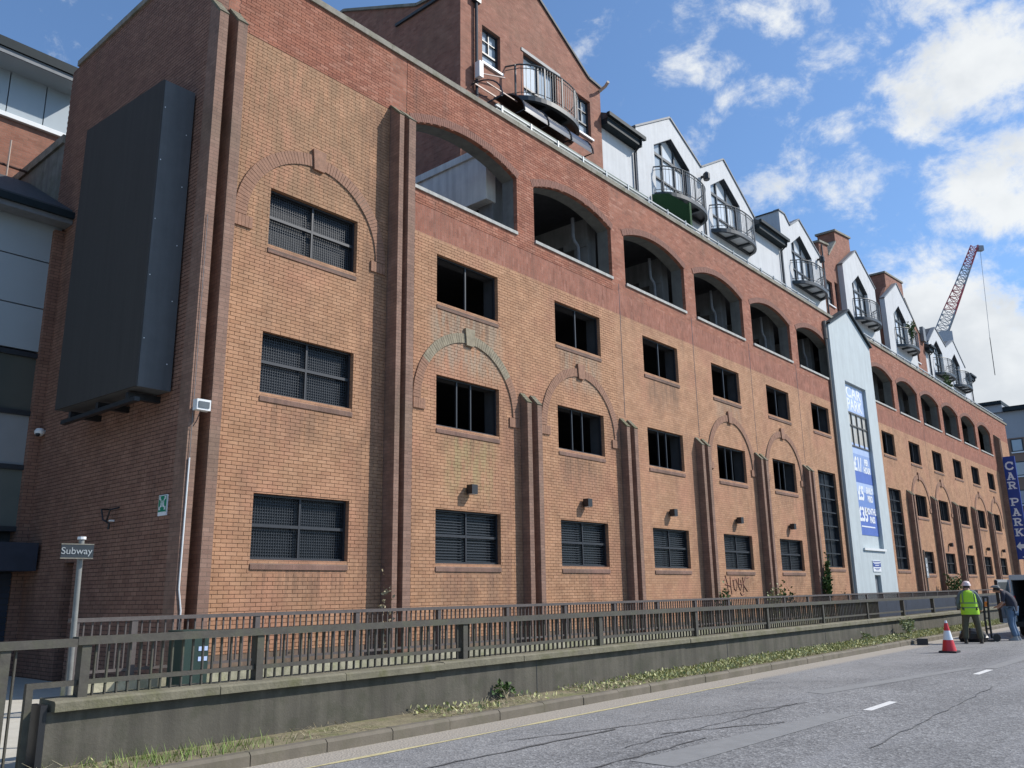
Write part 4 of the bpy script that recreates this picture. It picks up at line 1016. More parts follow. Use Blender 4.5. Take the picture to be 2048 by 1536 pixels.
for a, b in zip(ps, ps[1:]):
    n = int(round((b-a)/.1155))
    for i in range(1, n):
        x = a+(b-a)*i/n
        if x > 27 or cnt > 235: break
        inst('baluster', bal, FR, (x+random.uniform(-.004,.004), 8.79, .70)).rotation_euler.y = random.gauss(0,.006); cnt += 1
for i in range(1, 7): inst('baluster', bal2, FR, (3.08+.105*i if 3.08+.105*i < 3.28 else 3.9, 8.79, .1)) if 3.08+.105*i < 3.28 else None
for i in range(1, 30): inst('baluster', bal2, FR, (-.32+.1155*i-.0, 8.79, .1)) if -.32+.1155*i < 3.0 else None
BR = thing('guard_railing', (25, 12.5, .5), 'far brown steel railing on its own low wall against the foot of the brick facade', 'railing')
MB().box(5.2,60,12.42,12.64,-.05,.50).build('wall', plain('mossy_plinth', (.33,.31,.22), .95, .35, 3.5, bump=.5, bscale=20, dirt=(.16,.17,.06), dirt_amt=.7), BR)
MB().box(5.17,60,12.47,12.57,1.295,1.35).build('rail', GREYB, BR); MB().box(5.2,60,12.50,12.54,.60,.64).build('rail', GREYB, BR)
bp = [5.25, 6.08] + [8.12+2.07*k for k in range(0, 24)]
for x in bp: MB().box(x-.045,x+.045,12.48,12.56,.50,1.294).build('post', GREYB, BR)
bb = MB().box(-.0095,.0095,-.014,.014,0,.655).mesh('baluster', GREYB)
cnt = 0; rest = MB()
for a, b in zip(bp, bp[1:]):
    n = max(2, int(round((b-a)/.122)))
    for i in range(1, n):
        x = a+(b-a)*i/n; cnt += 1
        if cnt <= 295: inst('baluster', bb, BR, (x, 12.52, .642))
        else: rest.box(x-.0095,x+.0095,12.506,12.534,.642,1.297)
tag(rest.build('balusters', GREYB, BR), kind='stuff')
HB_ = thing('hoarding', (48, 11.2, 0), 'dark navy hoarding boards standing behind the far stretch of the near railing', 'hoarding')
for k in range(24): MB().box(29.5+1.22*k,30.71+1.22*k,10.9+.002*(k%3),10.95+.002*(k%3),0.05,1.16).build('board', NAVY, HB_)

# ================================================================== SIGNS
SS = thing('subway_sign', (4.2, 10.0, .1), 'small dark subway street sign on a pale pole behind the near railing', 'sign')
MB().tube([(4.2,10.0,.08),(4.17,10.0,2.26)], .03, 10).build('pole', plain('pale_pole', (.20,.20,.185), .5, .2), SS, smooth=True)
MB().tube([(4.17,10.0,2.26),(4.17,10.0,2.29)], .045, 10).build('pole_cap', WHITEP, SS)
pd = Vector((.985,-.17,0)).normalized()
pl = MB().obox((4.105,9.93,2.125), pd, Vector((-pd.y,pd.x,0)), Vector((0,0,1)), .165, .012, .07).build('plate', plain('sign_slate', (.028,.036,.042), .5), SS)
pr_ = MB()
for dz in (-.077, .077): pr_.obox((4.105,9.93,2.125+dz), pd, Vector((-pd.y,pd.x,0)), Vector((0,0,1)), .167, .015, .006)
pr_.build('plate_edge', COPE, SS)
text_obj('lettering', 'Subway', .105, plain('worn_lettering', (.36,.38,.38), .5), pl, (4.095,9.93-.0145,2.125), (R(90),0,math.atan2(pd.y,pd.x)), .001)
# blade sign with slab letters
BS = thing('car_park_sign', (74.95, 13.3, 3.5), 'tall blue projecting car park sign with white slab letters and an arrow', 'sign')
MB().box(74.96,75.2,12.88,13.84,3.45,11.32).build('panel', BLUEP, BS)
for z0, z1 in ((3.7,5.8),(6.3,7.9),(9.3,11.1)): MB().box(74.95,75.0,13.845,13.9,z0,z1).build('edge_strip', WHITES, BS)  # plain white strips down the wall-side edge of the sign
for z in (4.2, 10.4): MB().box(75.02,75.12,13.845,FY,z,z+.1).build('bracket', GALV, BS)
MB().tube([(75.3,13.3,0),(75.3,13.3,3.45)], .09, 10).build('post', GALV, BS)
GLY = {  # strokes in a unit box, u right, v up; (points, thickness)
 'C': ([([(.88,.72),(.75,.9),(.45,.93),(.2,.78),(.12,.5),(.2,.22),(.45,.07),(.75,.1),(.9,.28)], .2), ([(.88,.62),(.88,.95)], .13)]),
 'A': ([([(.22,.05),(.5,.95)], .18), ([(.5,.95),(.78,.05)], .2), ([(.3,.33),(.7,.33)], .15), ([(.02,.06),(.42,.06)], .12), ([(.58,.06),(.98,.06)], .12), ([(.3,.93),(.6,.93)], .12)]),
 'R': ([([(.24,.0),(.24,1)], .2), ([(.02,.94),(.55,.94),(.78,.86),(.82,.72),(.76,.57),(.55,.5),(.24,.5)], .16), ([(.5,.5),(.8,.06)], .2), ([(.02,.06),(.46,.06)], .12), ([(.64,.06),(1,.06)], .12)]),
 'P': ([([(.24,.0),(.24,1)], .2), ([(.02,.94),(.55,.94),(.82,.86),(.87,.7),(.8,.53),(.55,.45),(.24,.45)], .16), ([(.02,.06),(.48,.06)], .12)]),
 'K': ([([(.22,.0),(.22,1)], .2), ([(.28,.42),(.78,.94)], .17), ([(.42,.55),(.8,.06)], .2), ([(.0,.06),(.44,.06)], .12), ([(.0,.94),(.44,.94)], .12), ([(.62,.06),(1,.06)], .12), ([(.6,.94),(.98,.94)], .12)]),
}
def glyph(ch, yl, wd, z0, z1):
    mb = MB(); k = 0
    for pts, th in GLY[ch]:
        for a, b in zip(pts, pts[1:]):
            A = Vector((yl-wd*a[0], z0+(z1-z0)*a[1])); B = Vector((yl-wd*b[0], z0+(z1-z0)*b[1])); d = (B-A).normalized(); n_ = Vector((-d.y, d.x))*th*wd/2
            if len(pts) > 2: A -= d*.02; B += d*.02
            x = 74.956-.0005*k; k += 1
            mb.add([(x,*(A+n_)),(x,*(B+n_)),(x,*(B-n_)),(x,*(A-n_))], [(0,1,2,3)])
    o = mb.build('letter', WHITES, BS); return tag(o, kind='stuff')
for ch, z0, z1 in (('C',10.26,10.9),('A',9.5,10.08),('R',8.78,9.34),('P',7.5,8.08),('A',6.72,7.3),('R',5.97,6.54),('K',5.18,5.76)): glyph(ch, 13.62, .62, z0, z1)
MB().plate([(13.66,4.42),(13.36,4.08),(13.36,4.27),(12.98,4.27),(12.98,4.57),(13.36,4.57),(13.36,4.76)], [], 74.945, 74.955, axis='X').build('arrow', WHITES, BS)
MB().box(74.945,74.956,12.9,13.35,3.58,3.66).build('stripe', WHITES, BS)
# banners in the tower recess
BN = thing('price_banner', (42.8, 13.95, 4.0), 'long blue price banner hung in the recess of the white tower', 'banner')
YB = FY-.045
def face(n, x0, x1, z0, z1, m_, p, y=YB): return MB().box(x0,x1,y,y+.006,z0,z1).build(n, m_, p)
for (a, b, m_) in ((7.95,8.48,PALEB),(7.1,7.945,plain('banner_mid', (.26,.36,.62), .45)),(6.55,7.095,BLUEL),(6.1,6.545,PALEB),(5.35,6.095,plain('banner_mid_two', (.17,.27,.56), .45)),(4.02,5.345,BLUEL)): face('band', 41.37, 44.28, a, b, m_, BN)
RT = (R(90), 0, 0)
for s_, sm1, sm2, z, c2 in (('£1/','PER','HOUR',7.42,WHITES),('£5','EARLY','BIRD',6.0,WHITES),('£35','MONTHLY','PASS',4.98,WHITES)):
    text_obj('lettering', s_, .92, WHITES, BN, (42.3,YB-.004,z), RT, .002, 'CENTER', .9, .035)
    text_obj('lettering', sm1, .42, c2, BN, (43.55,YB-.004,z+.20), RT, .002, 'CENTER', .8, .02); text_obj('lettering', sm2, .42, c2, BN, (43.55,YB-.004,z-.2), RT, .002, 'CENTER', .8, .02)
face('underline', 41.9, 43.8, 4.40, 4.46, WHITES, BN, YB-.008)
CB = thing('car_park_banner', (42.8, 13.95, 10.0), 'pale blue and white car park banner at the top of the white tower recess', 'banner')
face('panel', 41.4, 44.25, 10.06, 11.42, PALEB, CB)
text_obj('lettering', 'CAR', .78, WHITES, CB, (42.8,YB-.004,11.05), RT, .002, 'CENTER', 1.35, .02); text_obj('lettering', 'PARK', .78, WHITES, CB, (42.8,YB-.004,10.42), RT, .002, 'CENTER', 1.1, .02)
SG = thing('notice_sign', (42.85, TY, 2.3), 'small blue and white notice above the narrow tower door', 'sign')
MB().box(42.3,43.4,TY-.03,TY-.002,2.3,2.82).build('board', WHITES, SG); MB().box(42.31,43.39,TY-.034,TY-.0305,2.52,2.72).build('band', BLUEP, SG)
nb2 = MB()
for z, w in ((2.66,.8),(2.58,.6)): nb2.box(42.85-w/2,42.85+w/2,TY-.037,TY-.0345,z,z+.03)
tag(nb2.build('print', WHITES, SG), kind='stuff'); nb3 = MB()
for z, w in ((2.44,.8),(2.38,.5)): nb3.box(42.85-w/2,42.85+w/2,TY-.037,TY-.0345,z,z+.025)
nb3.box(42.32,43.38,TY-.037,TY-.0345,2.765,2.80); tag(nb3.build('print', BLUEP, SG), kind='stuff')
SP = thing('sign_post', (47.33, 12.8, 0), 'thin brown post with a narrow white sign before the first window past the tower', 'sign')
MB().tube([(47.3,12.85,.05),(47.35,12.85,3.4)], .05, 8).build('post', plain('brown_post', (.20,.14,.10), .7), SP)
MB().box(47.15,47.5,12.77,12.795,2.0,3.0).build('plate', plain('grey_plate', (.25,.26,.26), .5), SP)
for z in (2.1, 2.32, 2.54): MB().box(47.2,47.32,12.762,12.768,z,z+.16).build('print', WHITES, SP)
HK = plain('graffiti_paint', (.22,.085,.06), .8, .2)
GR = thing('graffiti', (28.4, FY, 1.75), 'dark red scrawled graffiti tag on the buff brick below a louvred window', 'graffiti')
gm = MB()
def gs(pts): gm.tube([(27.55+2.0*u, FY-.009, 1.42+.62*v) for u, v in pts], (.016), 5)
gs([(.02,1.05),(.08,.6),(.1,.05)]); gs([(.0,.55),(.12,.5),(.2,.45)]); gs([(.2,1.0),(.2,.5),(.22,.02)]); gs([(.3,.8),(.33,.3),(.4,.2),(.46,.6),(.42,.85),(.32,.75)])
gs([(.52,.9),(.5,.45),(.56,.2),(.62,.45),(.6,.8)]); gs([(.52,.55),(.64,.6)]); gs([(.68,.95),(.7,.5),(.68,.1)]); gs([(.68,.55),(.8,.95)]); gs([(.7,.5),(.84,.15)]); gs([(.86,.9),(.95,.98)]); gs([(.55,.1),(.6,-.05),(.7,.0)]); gs([(-.05,.75),(.04,.85)])
tag(gm.build('paint_stroke', HK, GR), kind='stuff')
UC = thing('utility_cabinet', (6.5, 11.5, .08), 'green street cabinet with white notices half hidden behind the railings', 'cabinet')
MB().box(6.42,6.82,11.7,12.1,.08,1.12).build('cabinet_body', GREENBOX, UC); MB().box(6.40,6.84,11.68,12.12,1.122,1.15).build('cabinet_lid', GREENBOX, UC)
for z in (.86, .72): MB().box(6.66,6.80,11.692,11.698,z,z+.06).build('notice', PALEB, UC)

# ================================================================== STREET OBJECTS
CO = thing('traffic_cone', (23.5, 6.08, 0), 'red and white traffic cone on the road near the workmen', 'cone')
MB().box(23.3,23.7,5.88,6.28,.004,.045).build('base', BLACK, CO)
def cone_band(z0, z1, m_): 
    rr = lambda z: .165-(.165-.028)*(z-.045)/.70
    MB().lathe((23.5,6.08,0), [(rr(z0),z0),(rr(z1),z1)], 20).build('band', m_, CO, smooth=True)
cone_band(.045,.30,REDP); cone_band(.302,.52,WHITES); cone_band(.522,.70,REDP); cone_band(.702,.76,WHITES)

VN = thing('van', (33.5, 5.2, 0), 'pale grey van parked at the kerb with its rear doors open', 'van')
VP = plain('van_paint', (.46,.46,.45), .35, .04, spec=.6); VI = plain('van_lining', (.015,.017,.02), .8)
vx0, vx1, vy0, vy1 = 31.5, 35.9, 4.25, 6.1
def side_prof(): return [(31.5,.32),(35.3,.32),(35.9,.5),(35.9,.95),(35.0,1.15),(34.2,1.82),(33.8,1.9),(31.55,1.9),(31.5,1.8)]
arch = lambda cx: [(cx-.36,.322),(cx-.33,.5),(cx-.2,.66),(cx,.71),(cx+.2,.66),(cx+.33,.5),(cx+.36,.322)]
prof = [(31.5,.32)] + arch(32.35) + arch(34.95) + side_prof()[2:]
bdy = MB().plate(prof, [], vy0, vy0+.05); bdy.plate(prof, [], vy1-.05, vy1)
for a, b in zip(side_prof()[2:], side_prof()[3:]): 
    bdy.add([(a[0],vy0+.05,a[1]),(b[0],vy0+.05,b[1]),(b[0],vy1-.05,b[1]),(a[0],vy1-.05,a[1])], [(0,1,2,3)])
bdy.box(31.5,31.62,vy0+.051,vy1-.051,1.74,1.892); bdy.build('body', VP, VN)
MB().box(31.52,35.3,vy0+.06,vy1-.06,.34,.42).build('load_floor', VI, VN); MB().box(33.6,33.66,vy0+.06,vy1-.06,.43,1.72).build('bulkhead', VI, VN)
MB().box(31.64,33.58,vy1-.07,vy1-.055,.43,1.72).build('lining', VI, VN); MB().box(31.64,33.58,vy0+.055,vy0+.07,.43,1.72).build('lining', VI, VN)
MB().box(31.40,31.5,vy0+.02,vy1-.02,.30,.46).build('bumper', BLACK, VN)
def vdoor(hy, ang, name):
    d = Vector((math.cos(ang), math.sin(ang), 0)); n_ = Vector((-d.y, d.x, 0)); c = Vector((31.48, hy, 1.10))+d*.44
    o = MB().obox(c, d, n_, Vector((0,0,1)), .44, .03, .66).build('rear_door', VP, VN)
    MB().obox(c+Vector((0,0,.36)), d, n_, Vector((0,0,1)), .34, .036, .22).build('door_window', plain('van_glass', (.13,.14,.14), .1, spec=.8), o)
    MB().obox(c+d*.43, d, n_, Vector((0,0,1)), .02, .045, .64).build('door_seal', BLACK, o)
    MB().obox(c+Vector((0,0,-.28)), d, n_, Vector((0,0,1)), .36, .038, .24).build('door_trim', plain('van_trim', (.17,.16,.16), .7), o)
    return d
vdoor(6.13, R(168), 'l'); vdoor(4.22, R(195), 'r')
MB().box(31.46,31.5,6.0,6.09,.75,1.25).build('tail_light', REDP, VN)
for cx in (32.35, 34.95):
    for y0 in (vy0-.02, vy1-.17):
        t_ = MB(); n = 20
        w_ = [(.31,0),(.315,.03),(.315,.16),(.31,.19)]
        vs = [(cx+r_*math.cos(2*math.pi*k/n), y0+h, .315+r_*math.sin(2*math.pi*k/n)) for r_, h in w_ for k in range(n)]
        t_.add(vs, [(i*n+k, i*n+(k+1)%n, (i+1)*n+(k+1)%n, (i+1)*n+k) for i in range(3) for k in range(n)] + [tuple(range(n-1,-1,-1)), tuple(range(3*n,4*n))])
        o = t_.build('wheel', BLACK, VN, smooth=True)
        MB().tube([(cx,y0-.004,.315),(cx,y0+.194,.315)], .19, 14).build('rim', GALV, o)
MB().add([(35.02,vy0+.1,1.17),(35.02,vy1-.1,1.17),(34.24,vy1-.12,1.80),(34.24,vy0+.12,1.80)], [(0,1,2,3)]).build('windscreen', PANED, VN)

HT = thing('hand_truck', (28.9, 6.35, 0), 'black hand truck standing on the road between the two men', 'hand truck')
hl = Vector((-.2,.98,0)); hf = Vector((.98,.2,0)); hb = Vector((28.7,6.28,0))
def hp(l, f_, z): return hb+hl*l+hf*f_+Vector((0,0,z))
for l in (-.05, .06): MB().tube([hp(l,.05,.08),(hp(l,.02,.6)),hp(l-.04,-.02,1.25)], .03, 8).build('upright', BLACK, HT, smooth=True)
mb = MB()
for z in (.35,.65,.95): mb.bar(hp(-.05,.035-.03*z,z), hp(.06,.035-.03*z,z), .035)
tag(mb.build('crossbar', BLACK, HT), kind='stuff'); MB().bar(hp(-.11,-.02,1.25), hp(.06,-.02,1.25), .05).build('grip', BLACK, HT)
MB().bar(hp(-.02,.0,.98), hp(-.01,.0,1.12), .07).build('tag', plain('orange_tag', (.75,.22,.04), .5), HT)
MB().obox(hp(.3,-.05,.03), hl, hf, Vector((0,0,1)), .42, .26, .018).build('toe_plate', BLACK, HT)
for f_ in (-.2, .22): MB().tube([hp(-.18,f_-.03,.1),hp(-.18,f_+.03,.1)], .1, 14).build('wheel', BLACK, HT)
DB = thing('black_sack', (28.3, 6.6, 0), 'crumpled black sack on the road beside the hand truck', 'sack')
rng = random.Random(3); vs = []; n = 12
for i, (r_, z) in enumerate([(.30,.01),(.34,.1),(.30,.2),(.22,.3),(.1,.36)]):
    for k in range(n): 
        a = 2*math.pi*k/n; q = r_*(1+rng.uniform(-.16,.16)); vs.append((28.25+q*.75*math.cos(a), 6.62+q*1.15*math.sin(a), z+rng.uniform(-.02,.03) if i else .006))
MB().add(vs, [(i*n+k, i*n+(k+1)%n, (i+1)*n+(k+1)%n, (i+1)*n+k) for i in range(4) for k in range(n)] + [tuple(range(4*n,5*n))]).build('sack_body', BLACK, DB)
MB().obox((28.3,6.9,.22), Vector((1,.2,0)).normalized(), Vector((-.2,1,0)).normalized(), Vector((0,0,1)), .05, .07, .07).build('paper', WHITES, DB)
LT = thing('litter_box', (26.2, 7.5, 0), 'small dark box lying in the gutter between the cone and the workman', 'box')
MB().obox((26.2,7.45,.09), Vector((.9,.3,0)).normalized(), Vector((-.3,.9,0)).normalized(), Vector((0,0,1)), .1, .14, .08).build('box_body', BLACK, LT); MB().tube([(26.1,7.55,.12),(25.7,7.75,.25),(25.2,7.8,.28)], .01, 5).build('cord', BLACK, LT)

# ================================================================== PEOPLE
def skin_obj(name, V, E_, Rd, m_, parent, root=0, sub=2):
    me = bpy.data.meshes.new(name); me.from_pydata([Vector(v) for v in V], E_, []); me.update()
    o = bpy.data.objects.new(name, me); link(o, parent)
    sk = o.modifiers.new('skin', 'SKIN'); sk.use_smooth_shade = True; ss = o.modifiers.new('sub', 'SUBSURF'); ss.levels = sub; ss.render_levels = sub
    for i, r_ in enumerate(Rd): me.skin_vertices[0].data[i].radius = r_ if isinstance(r_, tuple) else (r_, r_)
    me.skin_vertices[0].data[root].use_root = True
    me.materials.append(m_); return o
def loft(name, rings, m_, parent, frame, n=20, closed=True, p=2.4):
    """rings: (l, f, z, half l, half f)"""
    vs = []
    for (l, f_, z, a, b) in rings:
        for k in range(n):
            t = 2*math.pi*k/n; c, s_ = math.cos(t), math.sin(t)
            u = a*math.copysign(abs(c)**(2/p), c); w = b*math.copysign(abs(s_)**(2/p), s_); vs.append(frame(l+u, f_+w, z))
    N = len(rings); fs = [(i*n+k, i*n+(k+1)%n, (i+1)*n+(k+1)%n, (i+1)*n+k) for i in range(N-1) for k in range(n)]
    if closed: fs += [tuple(range(n-1,-1,-1)), tuple((N-1)*n+k for k in range(n))]
    return MB().add(vs, fs).build(name, m_, parent, smooth=True)
SKINM = plain('skin', (.42,.24,.17), .6, .06); HAIR = plain('dark_hair', (.03,.024,.02), .8)
def person(base, face_dir, J, label, sc=1.0):
    f_ = Vector((face_dir[0], face_dir[1], 0)).normalized(); l_ = Vector((-f_.y, f_.x, 0)); b = Vector(base)
    fr = lambda l, f2, z: b + l_*l*sc + f_*f2*sc + Vector((0, 0, z*sc))
    T = thing('person', base, label, 'person'); V = []; E_ = []; Rd = []; ix = {}
    for k, (p_, r_) in J['pts'].items(): ix[k] = len(V); V.append(fr(*p_)); Rd.append(r_*sc)
    for a, c in J['edges']: E_.append((ix[a], ix[c]))
    for s_ in ('L', 'R'):      # five fingers rooted in the palm
        w = V[ix['wrist'+s_]]; h = V[ix['palm'+s_]]; d = (h-w).normalized(); side = d.cross(Vector((0,0,1)))
        side = side.normalized() if side.length > .05 else l_; nrm = d.cross(side)
        for q, ln in ((-.03,.062),(-.01,.075),(.01,.07),(.03,.055)):
            i0 = len(V); V += [h+side*q*sc+d*.012*sc, h+side*q*1.1*sc+d*(.012+ln*.55)*sc, h+side*q*1.1*sc+d*(.01+ln*.9)*sc+nrm*.02*sc]; Rd += [.0095*sc, .0085*sc, .0075*sc]; E_ += [(ix['palm'+s_], i0), (i0, i0+1), (i0+1, i0+2)]
        i0 = len(V); V += [w+(h-w)*.5+side*.035*sc, w+(h-w)*.95+side*.06*sc]; Rd += [.011*sc, .009*sc]; E_ += [(ix['palm'+s_], i0), (i0, i0+1)]
    skin_obj('body', V, E_, Rd, SKINM, T, ix['pelvis'])
    def cloth(name, keys, edges, m_, add=.02, root=0, over={}):
        skin_obj(name, [fr(*J['pts'][k][0]) for k in keys], [(keys.index(a), keys.index(c)) for a, c in edges], [(over.get(k, J['pts'][k][1])+add)*sc for k in keys], m_, T, root)
    return T, fr, cloth
def base_pts(p):
    P = dict(p); return P
LEGE = [('pelvis','hipL'),('hipL','kneeL'),('kneeL','ankleL'),('ankleL','toeL'),('pelvis','hipR'),('hipR','kneeR'),('kneeR','ankleR'),('ankleR','toeR')]
TOPE = [('pelvis','waist'),('waist','chest'),('chest','neckb'),('neckb','neck'),('neck','head'),('head','crown'),('head','nose')]
ARME = [('neckb','shL'),('shL','elL'),('elL','wristL'),('wristL','palmL'),('neckb','shR'),('shR','elR'),('elR','wristR'),('wristR','palmR')]
J1 = dict(pts={'pelvis':((0,0,.93),.13),'hipL':((.10,0,.88),.10),'kneeL':((.17,.03,.49),.062),'ankleL':((.20,-.03,.09),.042),'toeL':((.22,.13,.035),.032),
 'hipR':((-.10,0,.88),.10),'kneeR':((-.15,.03,.49),.062),'ankleR':((-.19,-.03,.09),.042),'toeR':((-.21,.13,.035),.032),
 'waist':((0,.01,1.08),.13),'chest':((0,.02,1.27),.15),'neckb':((0,.05,1.41),.075),'neck':((0,.08,1.48),.055),'head':((0,.13,1.57),.085),'crown':((0,.13,1.63),.075),'nose':((0,.23,1.56),.018),
 'shL':((.19,.04,1.37),.062),'elL':((.29,.06,1.10),.045),'wristL':((.25,.25,.95),.03),'palmL':((.22,.33,.92),.034),
 'shR':((-.19,.04,1.37),.062),'elR':((-.30,.05,1.10),.045),'wristR':((-.29,.20,.90),.03),'palmR':((-.27,.28,.87),.034)}, edges=LEGE+TOPE+ARME)
P1, fr1, cl1 = person((27.45,6.42,.003), (.96,.27), J1, 'person in a lime high visibility vest and pale hard hat seen from behind')
TROU = plain('olive_trousers', (.085,.078,.05), .85, .2, 9); SLV = plain('grey_sleeves', (.13,.16,.17), .85, .15, 9)
VEST = plain('lime_vest', (.42,.72,.03), .7, .06, 9); BNDM = plain('vest_band', (.17,.25,.10), .5)
cl1('trousers', ['pelvis','hipL','kneeL','ankleL','hipR','kneeR','ankleR'], [('pelvis','hipL'),('hipL','kneeL'),('kneeL','ankleL'),('pelvis','hipR'),('hipR','kneeR'),('kneeR','ankleR')], TROU, .028, 0, {'ankleL':.055,'ankleR':.055})
cl1('shirt', ['neckb','shL','elL','wristL','shR','elR','wristR'], [('neckb','shL'),('shL','elL'),('elL','wristL'),('neckb','shR'),('shR','elR'),('elR','wristR')], SLV, .02)
loft('vest', [(0,0,.79,.235,.20),(0,0,.84,.24,.20),(0,.01,1.0,.222,.175),(0,.015,1.2,.215,.155),(0,.03,1.34,.205,.14),(0,.045,1.42,.16,.11),(0,.06,1.46,.085,.08)], VEST, P1, fr1)
for z0, z1, a in ((.965,.995,.2285),(1.09,1.125,.2225)): loft('vest_band', [(0,.01,z0,a,.184 if z0 < 1 else .172),(0,.012,z1,a,.182 if z0 < 1 else .170)], BNDM, P1, fr1, closed=False)
for s_ in (-1, 1):
    mb = MB(); pts = [(s_*.15,-.150,1.13),(s_*.15,-.138,1.25),(s_*.145,-.106,1.35),(s_*.125,-.055,1.425)]
    for a, c in zip(pts, pts[1:]): mb.bar(fr1(*a), fr1(*c), .035, .012)
    mb.build('vest_band', BNDM, P1)
for k in ('L', 'R'):
    a = J1['pts']['ankle'+k][0]; loft('boot', [(a[0],a[1]+.05,.0,.05,.14),(a[0],a[1]+.05,.05,.05,.135),(a[0],a[1]+.02,.09,.046,.08),(a[0],a[1],.16,.05,.055)], plain('boot', (.05,.04,.03), .8), P1, fr1)
HAT = plain('hard_hat', (.74,.60,.57), .35, .04)
loft('hard_hat', [(0,.13,1.585,.125,.155),(0,.13,1.60,.118,.148),(0,.125,1.65,.108,.135),(0,.12,1.70,.075,.095),(0,.12,1.72,.025,.035)], HAT, P1, fr1)
loft('hair', [(0,.075,1.53,.075,.05),(0,.085,1.60,.092,.06)], HAIR, P1, fr1)
for s_ in (-1, 1): MB().lathe(fr1(s_*.035,.212,1.575), [(.002,-.006),(.009,0),(.002,.006)], 8).build('eye', BLACK, P1)
J2 = dict(pts={'pelvis':((0,0,.90),.125),'hipL':((.02,.09,.86),.098) ,'kneeL':((.10,.06,.48),.06),'ankleL':((.09,-.02,.09),.042),'toeL':((.10,.14,.035),.032),
 'hipR':((-.09,-.02,.86),.098),'kneeR':((-.10,.04,.48),.06),'ankleR':((-.10,-.06,.09),.042),'toeR':((-.11,.10,.035),.032),
 'waist':((0,-.03,1.06),.12),'chest':((0,.03,1.24),.14),'neckb':((0,.15,1.38),.075),'neck':((0,.23,1.43),.054),'head':((0,.34,1.45),.085),'crown':((0,.355,1.51),.072),'nose':((0,.41,1.38),.018),
 'shL':((.18,.13,1.33),.06),'elL':((.24,.17,1.08),.043),'wristL':((.12,.33,.97),.03),'palmL':((.08,.39,.95),.033),
 'shR':((-.18,.12,1.33),.06),'elR':((-.25,.11,1.08),.043),'wristR':((-.17,.27,.96),.03),'palmR':((-.12,.33,.93),.033)}, edges=LEGE+TOPE+ARME)
J2['pts']['hipL'] = ((.09,.02,.86), .098)
P2, fr2, cl2 = person((29.35,5.74,.003), (-.05,1.0), J2, 'person in a dark t-shirt, jeans and grey cap bending over at the open van')
cl2('jeans', ['pelvis','hipL','kneeL','ankleL','hipR','kneeR','ankleR'], [('pelvis','hipL'),('hipL','kneeL'),('kneeL','ankleL'),('pelvis','hipR'),('hipR','kneeR'),('kneeR','ankleR')], plain('blue_jeans', (.10,.16,.25), .85, .2, 9), .022, 0, {'ankleL':.055,'ankleR':.055})
TS = plain('navy_tshirt', (.03,.03,.045), .85, .2, 9)
cl2('sleeves', ['neckb','shL','elL','shR','elR'], [('neckb','shL'),('shL','elL'),('neckb','shR'),('shR','elR')], TS, .018, 0, {})
loft('t_shirt', [(0,-.01,.84,.19,.145),(0,-.02,.95,.195,.15),(0,-.02,1.08,.195,.15),(0,.03,1.23,.205,.15),(0,.09,1.34,.19,.125),(0,.14,1.41,.12,.09),(0,.19,1.44,.075,.07)], TS, P2, fr2)
for k in ('L', 'R'):
    a = J2['pts']['ankle'+k][0]; loft('shoe', [(a[0],a[1]+.06,.0,.048,.14),(a[0],a[1]+.06,.05,.046,.13),(a[0],a[1]+.02,.09,.044,.07),(a[0],a[1],.12,.046,.05)], plain('grey_shoe', (.28,.30,.32), .7), P2, fr2)
loft('hair', [(0,.31,1.43,.09,.09),(0,.30,1.49,.098,.10),(0,.32,1.54,.085,.09)], HAIR, P2, fr2)
CAPM = plain('grey_cap', (.22,.22,.21), .85); loft('cap', [(0,.36,1.515,.10,.15),(0,.35,1.535,.103,.125),(0,.335,1.57,.085,.10),(0,.33,1.585,.04,.05)], CAPM, P2, fr2)
for s_ in (-1, 1): MB().lathe(fr2(s_*.035,.415,1.42), [(.002,-.006),(.009,0),(.002,.006)], 8).build('eye', BLACK, P2)

# ================================================================== VEGETATION
def leaf(mb, p, s_, rng, up=.4, wd=.32):
    d = Vector((rng.uniform(-1,1), rng.uniform(-1,1), rng.uniform(-.2,1)*up+.15)).normalized(); n_ = Vector((rng.uniform(-1,1), rng.uniform(-1,1), rng.uniform(0,1))); w = d.cross(n_).normalized()*s_*wd; p = Vector(p)
    mb.add([p, p+d*s_*.5+w, p+d*s_, p+d*s_*.5-w], [(0,1,2,3)])
rng = random.Random(11); vg = MB(); vd = MB(); vgr = MB()
for i in range(26000):
    x = rng.uniform(3.2, 42); y = 7.87+.78*rng.random(); 
    dn = 1 if x > 13 else (.28 if x > 6 else .16)
    hole = math.sin(x*1.7)+math.sin(x*.63+1)+math.sin(x*3.9)*.5
    if rng.random() > dn or (x < 12 and hole < .3): continue
    h = rng.uniform(0,.06)+(.05 if x > 16 else 0)*rng.random()
    leaf(vg, (x, y, .10+h), rng.uniform(.035,.085), rng, 1.6, rng.choice((.12,.16,.3)))
for i in range(5200):
    x = rng.uniform(3.2, 30); y = 7.9+.7*rng.random()
    if math.sin(x*2.3)+math.sin(x*.9) < -.2: continue
    a = rng.uniform(0, 6.28); l_ = rng.uniform(.04,.16); p = Vector((x, y, .105+rng.uniform(0,.03))); d = Vector((math.cos(a), math.sin(a), rng.uniform(-.05,.45)))*l_; w = Vector((-d.y, d.x, 0)).normalized()*.004
    vd.add([p-w, p+w, p+d+w*.3, p+d-w*.3], [(0,1,2,3)])
for i in range(420):
    x = rng.gauss(4.6,.55); y = 7.95+.6*rng.random(); p = Vector((x, y, .10)); a = rng.uniform(0,6.28); l_ = rng.uniform(.05,.13); d = Vector((math.cos(a)*.7, math.sin(a)*.5, 1))*l_; w = Vector((-math.sin(a), math.cos(a), 0))*.005
    vgr.add([p-w, p+w, p+d], [(0,1,2)])
